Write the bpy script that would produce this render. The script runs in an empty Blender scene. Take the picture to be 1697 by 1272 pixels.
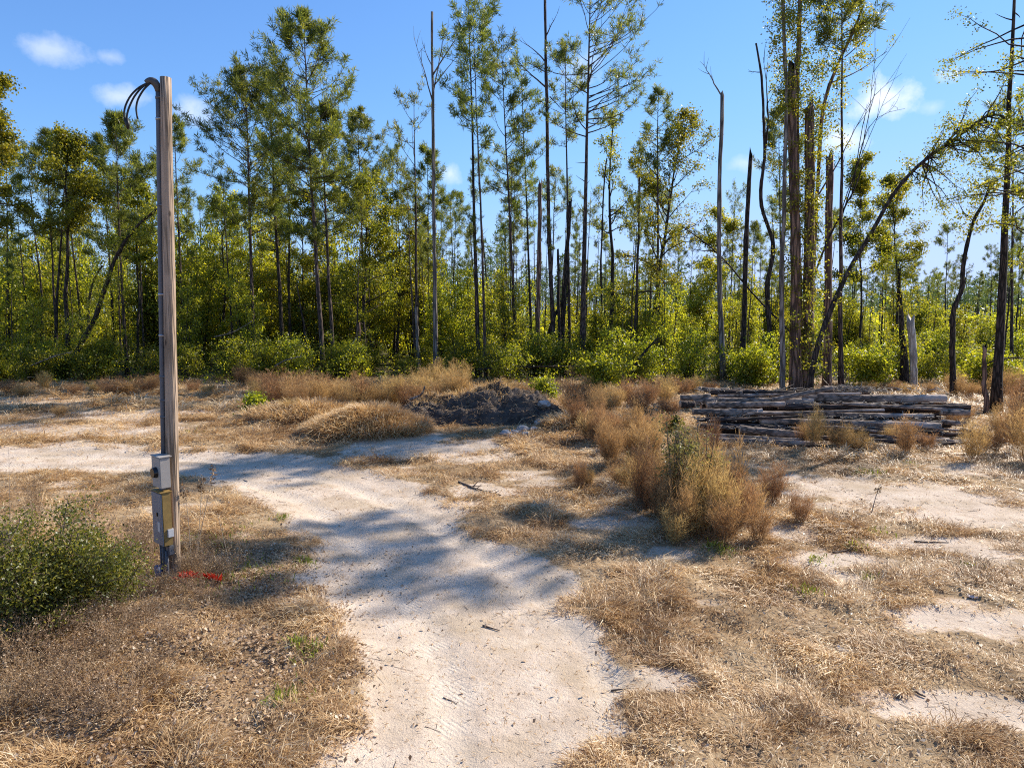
import bpy, bmesh, math
import numpy as np
from mathutils import Vector, Matrix

SC = bpy.context.scene
COL = SC.collection
R = math.radians
# ---------------------------------------------------------------- view geometry (photo pixels -> world)
F, CX, CY, EYE, HOR = 1131.0, 848.5, 636.0, 3.5, 522.0
PITCH = math.atan((CY - HOR) / F)
SUN_AZ, SUN_EL = R(53), R(35)
SUN = np.array([math.sin(SUN_AZ) * math.cos(SUN_EL), math.cos(SUN_AZ) * math.cos(SUN_EL), math.sin(SUN_EL)])

def ray(u, v):
    dx, dy = (u - CX) / F, (CY - v) / F
    c, s = math.cos(PITCH), math.sin(PITCH)
    return np.array([dx, c + dy * s, -s + dy * c])

def at(u, v, z=0.0):
    r = ray(u, v)
    t = (z - EYE) / r[2]
    return np.array([r[0] * t, r[1] * t, z])

def aty(u, v, Y):
    r = ray(u, v)
    t = Y / r[1]
    return np.array([r[0] * t, Y, EYE + r[2] * t])

def pix(p):
    c, s = math.cos(PITCH), math.sin(PITCH)
    d = p[1] * c - (p[2] - EYE) * s
    up = p[1] * s + (p[2] - EYE) * c
    return CX + F * p[0] / d, CY - F * up / d

# ---------------------------------------------------------------- noise
def _h(ix, iy, seed):
    n = (ix.astype(np.int64) * 374761393 + iy.astype(np.int64) * 668265263 + seed * 1442695041) & 0xFFFFFFFF
    n = ((n ^ (n >> 13)) * 1274126177) & 0xFFFFFFFF
    n = n ^ (n >> 16)
    return (n & 0xFFFFFF) / float(0xFFFFFF)

def vnoise(x, y, seed=0):
    x = np.asarray(x, float); y = np.asarray(y, float)
    ix, iy = np.floor(x), np.floor(y)
    fx, fy = x - ix, y - iy
    fx = fx * fx * (3 - 2 * fx); fy = fy * fy * (3 - 2 * fy)
    a, b = _h(ix, iy, seed), _h(ix + 1, iy, seed)
    c, d = _h(ix, iy + 1, seed), _h(ix + 1, iy + 1, seed)
    return (a + (b - a) * fx) * (1 - fy) + (c + (d - c) * fx) * fy

def fbm(x, y, seed=0, o=4):
    s, a, t = 0, 0.5, 0
    for k in range(o):
        s = s + a * vnoise(np.asarray(x) * 2 ** k + 17.3 * k, np.asarray(y) * 2 ** k - 9.1 * k, seed + k)
        t += a; a *= 0.5
    return s / t

def sstep(a, b, x):
    t = np.clip((x - a) / (b - a), 0, 1)
    return t * t * (3 - 2 * t)

# ---------------------------------------------------------------- mesh accumulator
class Acc:
    def __init__(s):
        s.V, s.L, s.T, s.M, s.R, s.n = [], [], [], [], [], 0
    def add(s, V, L, T, mi=0, rnd=None):
        V = np.asarray(V, float).reshape(-1, 3); L = np.asarray(L, np.int32).ravel(); T = np.asarray(T, np.int32).ravel()
        s.V.append(V); s.L.append(L + s.n); s.T.append(T)
        s.M.append(np.full(len(T), mi, np.int32))
        s.R.append(np.zeros(len(T)) + (0.5 if rnd is None else rnd))
        s.n += len(V)
    def tube(s, P, rad, n=6, mi=0, cap=True, jag=None, rnd=None, lump=None):
        P = np.asarray(P, float); k = len(P); rad = np.zeros(k) + rad
        T = np.gradient(P, axis=0); T /= np.linalg.norm(T, axis=1, keepdims=True) + 1e-9
        m = T.mean(0)
        ref = np.eye(3)[int(np.argmin(np.abs(m)))]
        A = np.cross(T, ref); A /= np.linalg.norm(A, axis=1, keepdims=True) + 1e-9
        B = np.cross(T, A)
        an = np.arange(n) * 2 * math.pi / n
        rr = rad[:, None] * np.ones(n)[None]
        if lump is not None: rr = rr * lump
        V = P[:, None] + rr[..., None] * (np.cos(an)[None, :, None] * A[:, None] + np.sin(an)[None, :, None] * B[:, None])
        if jag is not None:
            V[-1] += T[-1] * np.asarray(jag)[:, None]
        V = V.reshape(-1, 3)
        i, j = np.meshgrid(np.arange(k - 1), np.arange(n), indexing='ij')
        j2 = (j + 1) % n
        L = np.stack([i * n + j, i * n + j2, (i + 1) * n + j2, (i + 1) * n + j], -1).reshape(-1, 4)
        tot = np.full(len(L), 4)
        L = L.ravel()
        if cap:
            L = np.concatenate([L, np.arange(n)[::-1], (k - 1) * n + np.arange(n)])
            tot = np.concatenate([tot, [n, n]])
        s.add(V, L, tot, mi, rnd)
    def diamonds(s, b, t, w, sag=None, mi=0, rnd=None, mid=0.5):
        """n blades / leaves: base b, tip t, half width vector w (at the middle), sag moves the middle"""
        n = len(b)
        if n == 0: return
        m = b + (t - b) * mid
        if sag is not None: m = m + sag
        V = np.stack([b, m - w, t, m + w], 1).reshape(-1, 3)
        s.add(V, np.arange(4 * n), np.full(n, 4), mi, rnd)
    def prisms(s, a, b, r, mi=0, rnd=None):
        n = len(a)
        d = b - a; d /= np.linalg.norm(d, axis=1, keepdims=True) + 1e-9
        ref = np.where(np.abs(d[:, 2:3]) < 0.8, np.array([[0, 0, 1.0]]), np.array([[1.0, 0, 0]]))
        A = np.cross(d, ref); A /= np.linalg.norm(A, axis=1, keepdims=True) + 1e-9
        B = np.cross(d, A)
        r = (np.zeros(n) + r)[:, None]
        ring = [A * r, (-0.5 * A + 0.87 * B) * r, (-0.5 * A - 0.87 * B) * r]
        V = np.stack([a + q for q in ring] + [b + q * 0.6 for q in ring], 1).reshape(-1, 3)
        f = np.array([0, 1, 4, 3, 1, 2, 5, 4, 2, 0, 3, 5])
        L = (np.arange(n)[:, None] * 6 + f[None]).ravel()
        rr = None if rnd is None else np.repeat(rnd, 3)
        s.add(V, L, np.full(3 * n, 4), mi, rr)
    def build(s, name, mats, parent=None, smooth=False):
        me = bpy.data.meshes.new(name)
        if s.V:
            V = np.concatenate(s.V); L = np.concatenate(s.L); T = np.concatenate(s.T)
            me.vertices.add(len(V)); me.vertices.foreach_set('co', V.astype(np.float32).ravel())
            me.loops.add(len(L)); me.loops.foreach_set('vertex_index', L.astype(np.int32))
            me.polygons.add(len(T))
            st = np.concatenate([[0], np.cumsum(T)[:-1]]).astype(np.int32)
            me.polygons.foreach_set('loop_start', st)
            me.polygons.foreach_set('material_index', np.concatenate(s.M))
            if smooth: me.polygons.foreach_set('use_smooth', np.ones(len(T), bool))
            a = me.attributes.new('rnd', 'FLOAT', 'FACE'); a.data.foreach_set('value', np.concatenate(s.R).astype(np.float32))
            me.update(calc_edges=True)
        for m in (mats if isinstance(mats, (list, tuple)) else [mats]): me.materials.append(m)
        return link(name, me, parent)

def link(name, me, parent=None):
    o = bpy.data.objects.new(name, me); COL.objects.link(o)
    if parent is not None: o.parent = parent
    return o

def tag(o, label=None, cat=None, group=None, kind=None):
    if label: o['label'] = label
    if cat: o['category'] = cat
    if group: o['group'] = group
    if kind: o['kind'] = kind
    return o

def empty(name, loc=(0, 0, 0), rz=0.0):
    o = bpy.data.objects.new(name, None); COL.objects.link(o)
    o.location = Vector([float(c) for c in loc]); o.rotation_euler = (0, 0, rz); o.empty_display_size = 0.3
    return o

def copy_tree(o):
    c = o.copy(); COL.objects.link(c)
    for ch in o.children:
        d = ch.copy(); COL.objects.link(d); d.parent = c
        for g in ch.children:
            e = g.copy(); COL.objects.link(e); e.parent = d
    return c

def unit(v):
    return v / (np.linalg.norm(v, axis=-1, keepdims=True) + 1e-9)

# ---------------------------------------------------------------- materials
def newmat(name):
    m = bpy.data.materials.new(name); m.use_nodes = True
    nt = m.node_tree; nt.nodes.clear()
    out = nt.nodes.new('ShaderNodeOutputMaterial')
    return m, nt, out

def nd(nt, t, **kw):
    n = nt.nodes.new(t)
    for k, v in kw.items():
        if k.startswith('_'): setattr(n, k[1:], v)
        else: n.inputs[k.replace('__', ' ')].default_value = v
    return n

def ramp(nt, fac, stops):
    r = nt.nodes.new('ShaderNodeValToRGB')
    e = r.color_ramp.elements
    while len(e) < len(stops): e.new(0.5)
    for q, (p, c) in zip(e, stops):
        q.position = p; q.color = (*c, 1) if len(c) == 3 else c
    nt.links.new(fac, r.inputs[0])
    return r.outputs[0]

def mixc(nt, fac, a, b, mode='MIX'):
    m = nt.nodes.new('ShaderNodeMix'); m.data_type = 'RGBA'; m.blend_type = mode
    for sock, v in ((m.inputs[0], fac), (m.inputs[6], a), (m.inputs[7], b)):
        if hasattr(v, 'is_linked'): nt.links.new(v, sock)
        elif isinstance(v, (int, float)): sock.default_value = v
        else: sock.default_value = (*v, 1)
    return m.outputs[2]

def mth(nt, op, a, b=None, clamp=False):
    m = nt.nodes.new('ShaderNodeMath'); m.operation = op; m.use_clamp = clamp
    for sock, v in zip(m.inputs, (a, b)):
        if v is None: continue
        if hasattr(v, 'is_linked'): nt.links.new(v, sock)
        else: sock.default_value = v
    return m.outputs[0]

def leaf_mat(name, stops, trans=0.4, gloss=0.25, rough=0.45, objvar=0.25, tcol=None):
    m, nt, out = newmat(name)
    at_ = nd(nt, 'ShaderNodeAttribute', _attribute_name='rnd')
    oi = nt.nodes.new('ShaderNodeObjectInfo')
    c = ramp(nt, at_.outputs['Fac'], stops)
    hs = nt.nodes.new('ShaderNodeHueSaturation')
    nt.links.new(c, hs.inputs['Color'])
    a = mth(nt, 'MULTIPLY_ADD', oi.outputs['Random'], objvar); nt.nodes[-1].inputs[2].default_value = 1 - objvar * 0.5
    nt.links.new(a, hs.inputs['Value'])
    b = mth(nt, 'MULTIPLY_ADD', oi.outputs['Random'], objvar * 0.08); nt.nodes[-1].inputs[2].default_value = 0.5 - objvar * 0.04
    nt.links.new(b, hs.inputs['Hue'])
    p = nd(nt, 'ShaderNodeBsdfPrincipled', Roughness=rough)
    p.inputs['Specular IOR Level'].default_value = gloss
    nt.links.new(hs.outputs[0], p.inputs['Base Color'])
    t = nt.nodes.new('ShaderNodeBsdfTranslucent')
    if tcol: nt.links.new(mixc(nt, 1.0, hs.outputs[0], tcol, 'MULTIPLY'), t.inputs['Color'])
    else: nt.links.new(hs.outputs[0], t.inputs['Color'])
    mx = nd(nt, 'ShaderNodeMixShader', Fac=trans)
    nt.links.new(p.outputs[0], mx.inputs[1]); nt.links.new(t.outputs[0], mx.inputs[2])
    nt.links.new(mx.outputs[0], out.inputs[0])
    return m

def bark_mat(name, c1, c2, sx=14, sz=2.2, bump=0.6, rough=0.9, moss=None, c3=None, sc=None):
    m, nt, out = newmat(name)
    tc = nt.nodes.new('ShaderNodeTexCoord')
    mp = nt.nodes.new('ShaderNodeMapping'); mp.inputs['Scale'].default_value = sc or (sx, sx, sz)
    nt.links.new(tc.outputs['Object'], mp.inputs[0])
    n1 = nd(nt, 'ShaderNodeTexNoise', Scale=1.0, Detail=6.0, Roughness=0.65); nt.links.new(mp.outputs[0], n1.inputs[0])
    v = nd(nt, 'ShaderNodeTexVoronoi', Scale=0.8, _feature='DISTANCE_TO_EDGE'); nt.links.new(mp.outputs[0], v.inputs[0])
    h = mth(nt, 'MULTIPLY', n1.outputs[0], mth(nt, 'MINIMUM', mth(nt, 'MULTIPLY', v.outputs[0], 4.0), 1.0))
    c = ramp(nt, h, [(0.12, c1), (0.55, c2)])
    n2 = nd(nt, 'ShaderNodeTexNoise', Scale=0.9, Detail=4.0); nt.links.new(tc.outputs['Object'], n2.inputs[0])
    if c3: c = mixc(nt, ramp(nt, n2.outputs[0], [(0.45, (0, 0, 0)), (0.6, (1, 1, 1))]), c, c3)
    c = mixc(nt, 0.5, c, ramp(nt, n2.outputs[0], [(0.3, (0.6, 0.6, 0.6)), (0.7, (1.25, 1.2, 1.15))]), 'MULTIPLY')
    p = nd(nt, 'ShaderNodeBsdfPrincipled', Roughness=rough); p.inputs['Specular IOR Level'].default_value = 0.2
    nt.links.new(c, p.inputs['Base Color'])
    b = nd(nt, 'ShaderNodeBump', Strength=bump, Distance=0.03); nt.links.new(h, b.inputs['Height'])
    nt.links.new(b.outputs[0], p.inputs['Normal'])
    nt.links.new(p.outputs[0], out.inputs[0])
    return m

def plain_mat(name, col, rough=0.6, metal=0.0, var=0.15, scale=8.0, bump=0.0, rust=None, spec=0.4):
    m, nt, out = newmat(name)
    tc = nt.nodes.new('ShaderNodeTexCoord')
    n1 = nd(nt, 'ShaderNodeTexNoise', Scale=scale, Detail=5.0, Roughness=0.6); nt.links.new(tc.outputs['Object'], n1.inputs[0])
    lo = tuple(c * (1 - var) for c in col); hi = tuple(min(1, c * (1 + var)) for c in col)
    c = ramp(nt, n1.outputs[0], [(0.3, lo), (0.7, hi)])
    if rust:
        n2 = nd(nt, 'ShaderNodeTexNoise', Scale=scale * 0.6, Detail=6.0, Roughness=0.7); nt.links.new(tc.outputs['Object'], n2.inputs[0])
        c = mixc(nt, ramp(nt, n2.outputs[0], [(0.52, (0, 0, 0)), (0.66, (1, 1, 1))]), c, rust)
    p = nd(nt, 'ShaderNodeBsdfPrincipled', Roughness=rough, Metallic=metal); p.inputs['Specular IOR Level'].default_value = spec
    nt.links.new(c, p.inputs['Base Color'])
    if bump:
        b = nd(nt, 'ShaderNodeBump', Strength=bump, Distance=0.01); nt.links.new(n1.outputs[0], b.inputs['Height']); nt.links.new(b.outputs[0], p.inputs['Normal'])
    nt.links.new(p.outputs[0], out.inputs[0])
    return m

M = {}
TG = (2.15, 2.0, 0.7)
TGY = (2.0, 1.75, .8)
M['needle'] = leaf_mat('pine_needle', [(0, (0.065, 0.092, 0.022)), (0.5, (0.14, 0.172, 0.034)), (1, (0.28, 0.285, 0.045))], 0.45, 0.4, tcol=(1.9, 1.7, .9))
M['needle_far'] = leaf_mat('pine_needle_far', [(0, (0.06, 0.095, 0.035)), (1, (0.14, 0.18, 0.05))], 0.4, 0.3, tcol=(1.5, 1.4, 1.0))
M['leaf_yellow'] = leaf_mat('leaf_yellow_green', [(0, (0.09, 0.12, 0.017)), (0.6, (0.20, 0.205, 0.024)), (1, (0.30, 0.265, 0.035))], 0.55, 0.35, tcol=TGY)
M['leaf_green'] = leaf_mat('leaf_green', [(0, (0.105, 0.135, 0.019)), (0.5, (0.24, 0.25, 0.029)), (1, (0.41, 0.36, 0.045))], 0.57, 0.5, tcol=TG)
M['leaf_bush'] = leaf_mat('leaf_bush', [(0, (0.065, 0.085, 0.016)), (0.7, (0.145, 0.165, 0.028)), (1, (0.31, 0.29, 0.07))], 0.45, 0.5, 0.4, tcol=(1.7, 1.55, .8))
M['leaf_grey'] = leaf_mat('leaf_grey_green', [(0, (0.09, 0.10, 0.03)), (1, (0.26, 0.25, 0.09))], 0.45, 0.3, tcol=(1.5, 1.4, 1.0))
M['dead_leaf'] = leaf_mat('dead_leaf', [(0, (0.08, 0.045, 0.022)), (0.45, (0.28, 0.165, 0.078)), (0.85, (0.50, 0.345, 0.20)), (1, (0.66, 0.52, 0.36))], 0.25, 0.4)
M['fennel'] = leaf_mat('dry_plume', [(0, (0.16, 0.095, 0.045)), (0.5, (0.36, 0.23, 0.105)), (1, (0.58, 0.40, 0.19))], 0.45, 0.15, 0.6, 0.5, tcol=(1.25, 1.1, .9))
M['fennel_stem'] = plain_mat('dry_stem', (0.16, 0.10, 0.06), 0.8)
M['straw'] = leaf_mat('straw', [(0, (0.20, 0.10, 0.038)), (0.3, (0.44, 0.275, 0.115)), (0.7, (0.69, 0.49, 0.24)), (1, (0.86, 0.73, 0.49))], 0.35, 0.35, 0.5, tcol=(1.2, 1.1, .9))
M['grass_green'] = leaf_mat('fresh_grass', [(0, (0.10, 0.12, 0.02)), (1, (0.30, 0.33, 0.05))], 0.45, 0.3, tcol=(1.4, 1.3, .9))
M['bark_pine'] = bark_mat('pine_bark', (0.035, 0.026, 0.022), (0.17, 0.12, 0.095))
M['bark_grey'] = bark_mat('weathered_bark', (0.10, 0.085, 0.072), (0.33, 0.28, 0.24), 10, 1.0, 0.4)
M['bark_dark'] = bark_mat('dark_bark', (0.022, 0.017, 0.014), (0.10, 0.074, 0.058))
M['bark_red'] = bark_mat('reddish_bark', (0.085, 0.052, 0.037), (0.34, 0.21, 0.145), 9, 1.0, 0.7)
M['bark_white'] = bark_mat('bare_white_wood', (0.3, 0.26, 0.22), (0.62, 0.57, 0.50), 12, 1.5, 0.3)
M['twig'] = plain_mat('twig', (0.13, 0.09, 0.065), 0.85)
M['weed'] = plain_mat('weed_stem', (0.33, 0.22, 0.125), 0.8, var=.3)
M['twig_pale'] = plain_mat('pale_twig', (0.32, 0.26, 0.20), 0.85)
M['log'] = bark_mat('log_bark', (0.10, 0.075, 0.058), (0.34, 0.25, 0.19), 9, 9, 0.45, c3=(0.43, 0.34, 0.28), sc=(5, 13, 13))
M['log_dark'] = bark_mat('log_dark_bark', (0.035, 0.026, 0.02), (0.15, 0.10, 0.08), 10, 10, 0.8, sc=(2.5, 18, 18))
M['cut'] = plain_mat('cut_wood', (0.42, 0.29, 0.19), 0.8, var=0.25, scale=20)
M['dirt'] = plain_mat('dark_dirt', (0.075, 0.060, 0.050), 0.95, var=0.55, scale=4, bump=1.0, spec=0.1)

# ---------------------------------------------------------------- ground: relief and cover
ROAD_PX = [(-60, 741), (120, 741), (250, 746), (420, 750), (520, 760), (590, 772), (640, 786), (690, 806), (745, 826), (776, 850), (768, 872),
           (800, 892), (856, 908), (905, 930), (958, 975), (925, 1008), (975, 1045), (1020, 1085), (1074, 1130), (1052, 1165), (1010, 1210), (960, 1290), (940, 1420),
           (480, 1420), (525, 1290), (560, 1210), (600, 1165), (606, 1120), (622, 1095), (568, 1062), (528, 1010), (490, 965), (503, 920), (522, 895), (487, 862), (442, 838), (400, 812), (330, 792), (230, 782), (100, 781), (-60, 784)]
ROAD = np.array([at(u, v)[:2] for u, v in ROAD_PX])

def poly_sd(x, y, P):
    x = np.asarray(x, float); y = np.asarray(y, float)
    d = np.full(x.shape, 1e9); ins = np.zeros(x.shape, bool)
    for (x0, y0), (x1, y1) in zip(P, np.roll(P, -1, 0)):
        ex, ey = x1 - x0, y1 - y0
        t = np.clip(((x - x0) * ex + (y - y0) * ey) / (ex * ex + ey * ey), 0, 1)
        d = np.minimum(d, np.hypot(x - x0 - t * ex, y - y0 - t * ey))
        c = ((y0 > y) != (y1 > y)) & (x < ex * (y - y0) / (ey if ey != 0 else 1e-9) + x0)
        ins ^= c
    return np.where(ins, d, -d)

PATCH = [  # bare sand patches: centre and half size in metres, strength
    (at(800, 812), (.75, .5), .9), (at(780, 836), (.5, .3), .7), (at(660, 782), (.8, .35), .55), (at(700, 745), (2.0, 1.7), 1.0), (at(790, 760), (1.2, .8), .6), (at(800, 615), (.1, .1), 0),
    (at(80, 712), (4.2, 1.6), .75), (at(170, 688), (3.5, 1.6), .7), (at(40, 665), (3, 1.5), .55), (at(240, 720), (2, .9), .6),
    (at(1390, 810), (1.6, 1.1), 1.0), (at(1520, 825), (1.9, 1.2), 1.0), (at(1640, 850), (1.8, 0.9), 1.0), (at(1330, 800), (.7, .6), .8), (at(1600, 780), (1.5, .7), .6),
    (at(1300, 885), (.55, .45), .7), (at(1400, 930), (.75, .5), .9), (at(1560, 905), (1.4, .35), .8), (at(1400, 960), (.35, .4), .9), (at(1680, 925), (.8, .3), .7),
    (at(1650, 1030), (1.0, .5), 1.0), (at(1590, 1000), (.4, .25), .6), (at(1440, 1150), (.42, .2), .9), (at(1580, 1165), (1.0, .26), 1.0), (at(1690, 1180), (.5, .25), .9),
    (at(1120, 920), (.6, .28), .7), (at(1560, 780), (1.3, .5), .5), (at(1180, 1000), (.35, .2), .45), (at(1090, 1130), (.3, .2), .8),
    (at(1250, 770), (1.2, .6), .5), (at(560, 680), (1.5, .9), .4), (at(400, 700), (1.8, .8), .4), (at(480, 1000), (.25, .25), .5), (at(360, 640), (3, 1.2), .5)]

def sand_mask(x, y):
    n = fbm(x * 1.3, y * 1.3, 11, 5) - 0.5
    n2 = fbm(x * 5, y * 5, 12, 3) - 0.5
    d = poly_sd(x, y, ROAD)
    s = sstep(-0.30, 0.30, d + n * 0.75 + n2 * 0.35)
    for c, (a, b), k in PATCH:
        if k == 0: continue
        q = np.hypot((x - c[0]) / a, (y - c[1]) / b)
        s = np.maximum(s, k * sstep(1.45, 0.45, q + n * 1.3 + n2 * 0.9))
    far = sstep(0.62, 0.75, fbm(x * 0.5, y * 0.9, 33, 4)) * sstep(8, 11, y) * sstep(34, 28, y) * 0.6
    return np.clip(np.maximum(s, far), 0, 1)

RUT_PX = [[(760, 1420), (755, 1280), (750, 1180), (735, 1100), (705, 1030), (660, 970), (615, 915), (570, 870), (490, 822), (380, 790), (230, 772), (0, 768), (-200, 768)],
          [(1000, 1420), (1010, 1280), (1020, 1160), (985, 1080), (925, 1010), (860, 955), (780, 905), (715, 865), (650, 830), (560, 795), (420, 766), (250, 753), (0, 752), (-200, 752)]]
RUTS = [np.array([at(u, v)[:2] for u, v in r]) for r in RUT_PX]
def line_d(x, y, P):
    d = np.full(np.shape(x), 1e9)
    for (x0, y0), (x1, y1) in zip(P[:-1], P[1:]):
        ex, ey = x1 - x0, y1 - y0
        t = np.clip(((x - x0) * ex + (y - y0) * ey) / (ex * ex + ey * ey), 0, 1)
        d = np.minimum(d, np.hypot(x - x0 - t * ex, y - y0 - t * ey))
    return d
def rut_mask(x, y):
    d = np.minimum(line_d(x, y, RUTS[0]), line_d(x, y, RUTS[1])) + .12 * (fbm(x * 1.5, y * 1.5, 131, 3) - .5)
    return sstep(.24, .10, d)
M1 = at(600, 735); M1 = (M1[0] - 0.1, M1[1] + 1.3)
def gz(x, y):
    x = np.asarray(x, float); y = np.asarray(y, float)
    z = 0.10 * (fbm(x / 5, y / 5, 3, 3) - 0.5) + 0.05 * (fbm(x / 1.1, y / 1.1, 5, 3) - 0.5) * sstep(60, 20, y)
    z = z + 0.62 * np.exp(-(((x - M1[0]) / 1.35) ** 2 + ((y - M1[1]) / 1.3) ** 2)) * (0.75 + 0.5 * fbm(x, y, 8))
    z = z + 0.5 * np.exp(-(((x + 6.6) / 2.0) ** 2 + ((y - 22.3) / 1.3) ** 2))
    z = z + 0.3 * np.exp(-(((x - 2.2) / 1.2) ** 2 + ((y - 20.6) / .9) ** 2))
    z = z + 0.5 * np.exp(-(((x + 1.1) / 2.8) ** 2 + ((y - 25.2) / 1.3) ** 2))
    z = z + 0.18 * np.exp(-(((x + 4.2) / 1.6) ** 2 + ((y - 7.2) / 1.4) ** 2))
    d = poly_sd(x, y, ROAD)
    z = z - 0.05 * sstep(-0.1, 0.5, d) - .030 * rut_mask(x, y) * sstep(-.1, .2, d)
    return z

def g1(x, y): return float(gz(np.array([x]), np.array([y]))[0])

def axis(lo, f0, f1, hi, step, n):
    a = f0 - (np.geomspace(1, 1 + (f0 - lo), n) - 1)[::-1]
    b = f1 + np.geomspace(1, 1 + (hi - f1), n) - 1
    return np.concatenate([a[:-1], np.arange(f0, f1, step), b])

def relief(x, y):
    return 0.065 * (sstep(.3, .75, fbm(x * 2.2, y * 2.2, 21, 3)) - .15)

def build_ground():
    xs = axis(-900, -20, 24, 900, 0.10, 34); ys = axis(-60, 3.5, 42, 1400, 0.10, 40)
    X, Y = np.meshgrid(xs, ys); nx, ny = len(xs), len(ys)
    Z = gz(X, Y)
    s = sand_mask(X, Y)
    Z = Z + (1 - s) * relief(X, Y) * sstep(45, 30, Y)
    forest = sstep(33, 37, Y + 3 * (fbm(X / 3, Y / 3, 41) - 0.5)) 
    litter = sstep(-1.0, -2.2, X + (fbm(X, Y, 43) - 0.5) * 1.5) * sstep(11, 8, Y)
    V = np.stack([X, Y, Z], -1).reshape(-1, 3)
    i, j = np.meshgrid(np.arange(ny - 1), np.arange(nx - 1), indexing='ij')
    Q = np.stack([i * nx + j, i * nx + j + 1, (i + 1) * nx + j + 1, (i + 1) * nx + j], -1).reshape(-1, 4)
    fx = V[Q][:, :, 0].mean(1); fy = V[Q][:, :, 1].mean(1)
    road = poly_sd(fx, fy, ROAD) > 0
    for name, sel in (('ground', ~road), ('dirt_road', road)):
        q = Q[sel]; used, inv = np.unique(q.ravel(), return_inverse=True)
        a = Acc(); a.add(V[used], inv, np.full(len(q), 4))
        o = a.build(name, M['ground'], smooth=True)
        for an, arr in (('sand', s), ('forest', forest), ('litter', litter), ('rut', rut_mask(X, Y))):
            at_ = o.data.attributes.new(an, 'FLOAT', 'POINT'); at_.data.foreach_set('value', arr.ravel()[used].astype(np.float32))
        tag(o, kind='structure')

def ground_mat():
    m, nt, out = newmat('ground_cover')
    tc = nt.nodes.new('ShaderNodeTexCoord'); P = tc.outputs['Object']
    def A(n): return nd(nt, 'ShaderNodeAttribute', _attribute_name=n).outputs['Fac']
    def N(sc, det=5.0, ro=0.6, vec=None):
        n = nd(nt, 'ShaderNodeTexNoise', Scale=sc, Detail=det, Roughness=ro); nt.links.new(vec or P, n.inputs[0]); return n.outputs[0]
    big, mid, fine, vf = N(0.35), N(2.2), N(13, 6, 0.7), N(70, 4, 0.7)
    mp = nt.nodes.new('ShaderNodeMapping'); mp.inputs['Scale'].default_value = (18, 60, 20); mp.inputs['Rotation'].default_value = (0, 0, 0.6)
    nt.links.new(P, mp.inputs[0]); st = N(1.0, 5, 0.75, mp.outputs[0])
    sand = ramp(nt, mth(nt, 'ADD', mth(nt, 'MULTIPLY', mid, 0.6), mth(nt, 'MULTIPLY', vf, 0.4)), [(0.33, (0.42, 0.315, 0.22)), (0.5, (0.59, 0.465, 0.35)), (0.66, (0.71, 0.585, 0.455))])
    sand = mixc(nt, ramp(nt, N(0.9, 6, 0.65), [(0.46, (0, 0, 0)), (0.70, (0.75, 0.75, 0.75))]), sand, (0.43, 0.32, 0.20))
    sand = mixc(nt, mth(nt, 'MULTIPLY', A('rut'), .4), sand, (0.69, 0.575, 0.45))
    # crumbs of bark and leaf on the sand
    vo = nd(nt, 'ShaderNodeTexVoronoi', Scale=26.0, Randomness=1.0); nt.links.new(P, vo.inputs[0])
    crumb = ramp(nt, vo.outputs['Distance'], [(0.10, (1, 1, 1)), (0.17, (0, 0, 0))])
    pres = ramp(nt, mth(nt, 'MULTIPLY', mid, fine), [(0.23, (0, 0, 0)), (0.33, (1, 1, 1))])
    sand = mixc(nt, mth(nt, 'MULTIPLY', crumb, pres), sand, (0.14, 0.085, 0.05))
    straw = ramp(nt, mth(nt, 'ADD', mth(nt, 'MULTIPLY', st, 0.6), mth(nt, 'MULTIPLY', mid, 0.4)), [(0.30, (0.12, 0.072, 0.036)), (0.48, (0.31, 0.21, 0.115)), (0.68, (0.53, 0.40, 0.25))])
    lit = ramp(nt, mth(nt, 'ADD', mth(nt, 'MULTIPLY', vf, 0.6), mth(nt, 'MULTIPLY', fine, 0.4)), [(0.3, (0.10, 0.06, 0.032)), (0.5, (0.29, 0.19, 0.105)), (0.68, (0.52, 0.38, 0.24))])
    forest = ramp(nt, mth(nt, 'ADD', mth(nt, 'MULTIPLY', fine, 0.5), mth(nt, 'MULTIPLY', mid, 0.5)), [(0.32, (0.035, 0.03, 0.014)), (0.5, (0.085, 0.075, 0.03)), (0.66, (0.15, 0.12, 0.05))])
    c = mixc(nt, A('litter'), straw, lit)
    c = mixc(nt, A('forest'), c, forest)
    e = mth(nt, 'ADD', A('sand'), mth(nt, 'MULTIPLY', mth(nt, 'SUBTRACT', fine, 0.5), 0.7))
    sm = ramp(nt, e, [(0.32, (0, 0, 0)), (0.62, (1, 1, 1))])
    c = mixc(nt, sm, c, sand)
    p = nd(nt, 'ShaderNodeBsdfPrincipled', Roughness=0.95); p.inputs['Specular IOR Level'].default_value = 0.1
    nt.links.new(c, p.inputs['Base Color'])
    hh = mth(nt, 'ADD', mth(nt, 'MULTIPLY', fine, 1.0), mth(nt, 'MULTIPLY', vf, 0.5))
    wv = nd(nt, 'ShaderNodeTexWave', Scale=9.0, Distortion=1.5); wv.bands_direction = 'DIAGONAL'; nt.links.new(P, wv.inputs[0])
    hh = mth(nt, 'ADD', hh, mth(nt, 'MULTIPLY', mth(nt, 'MULTIPLY', wv.outputs[1], mth(nt, 'MULTIPLY', A('rut'), ramp(nt, mid, [(.45, (0, 0, 0)), (.6, (1, 1, 1))]))), .16))
    b = nd(nt, 'ShaderNodeBump', Strength=0.6, Distance=0.04); nt.links.new(hh, b.inputs['Height']); nt.links.new(b.outputs[0], p.inputs['Normal'])
    nt.links.new(p.outputs[0], out.inputs[0])
    return m
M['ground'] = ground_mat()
build_ground()

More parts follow.
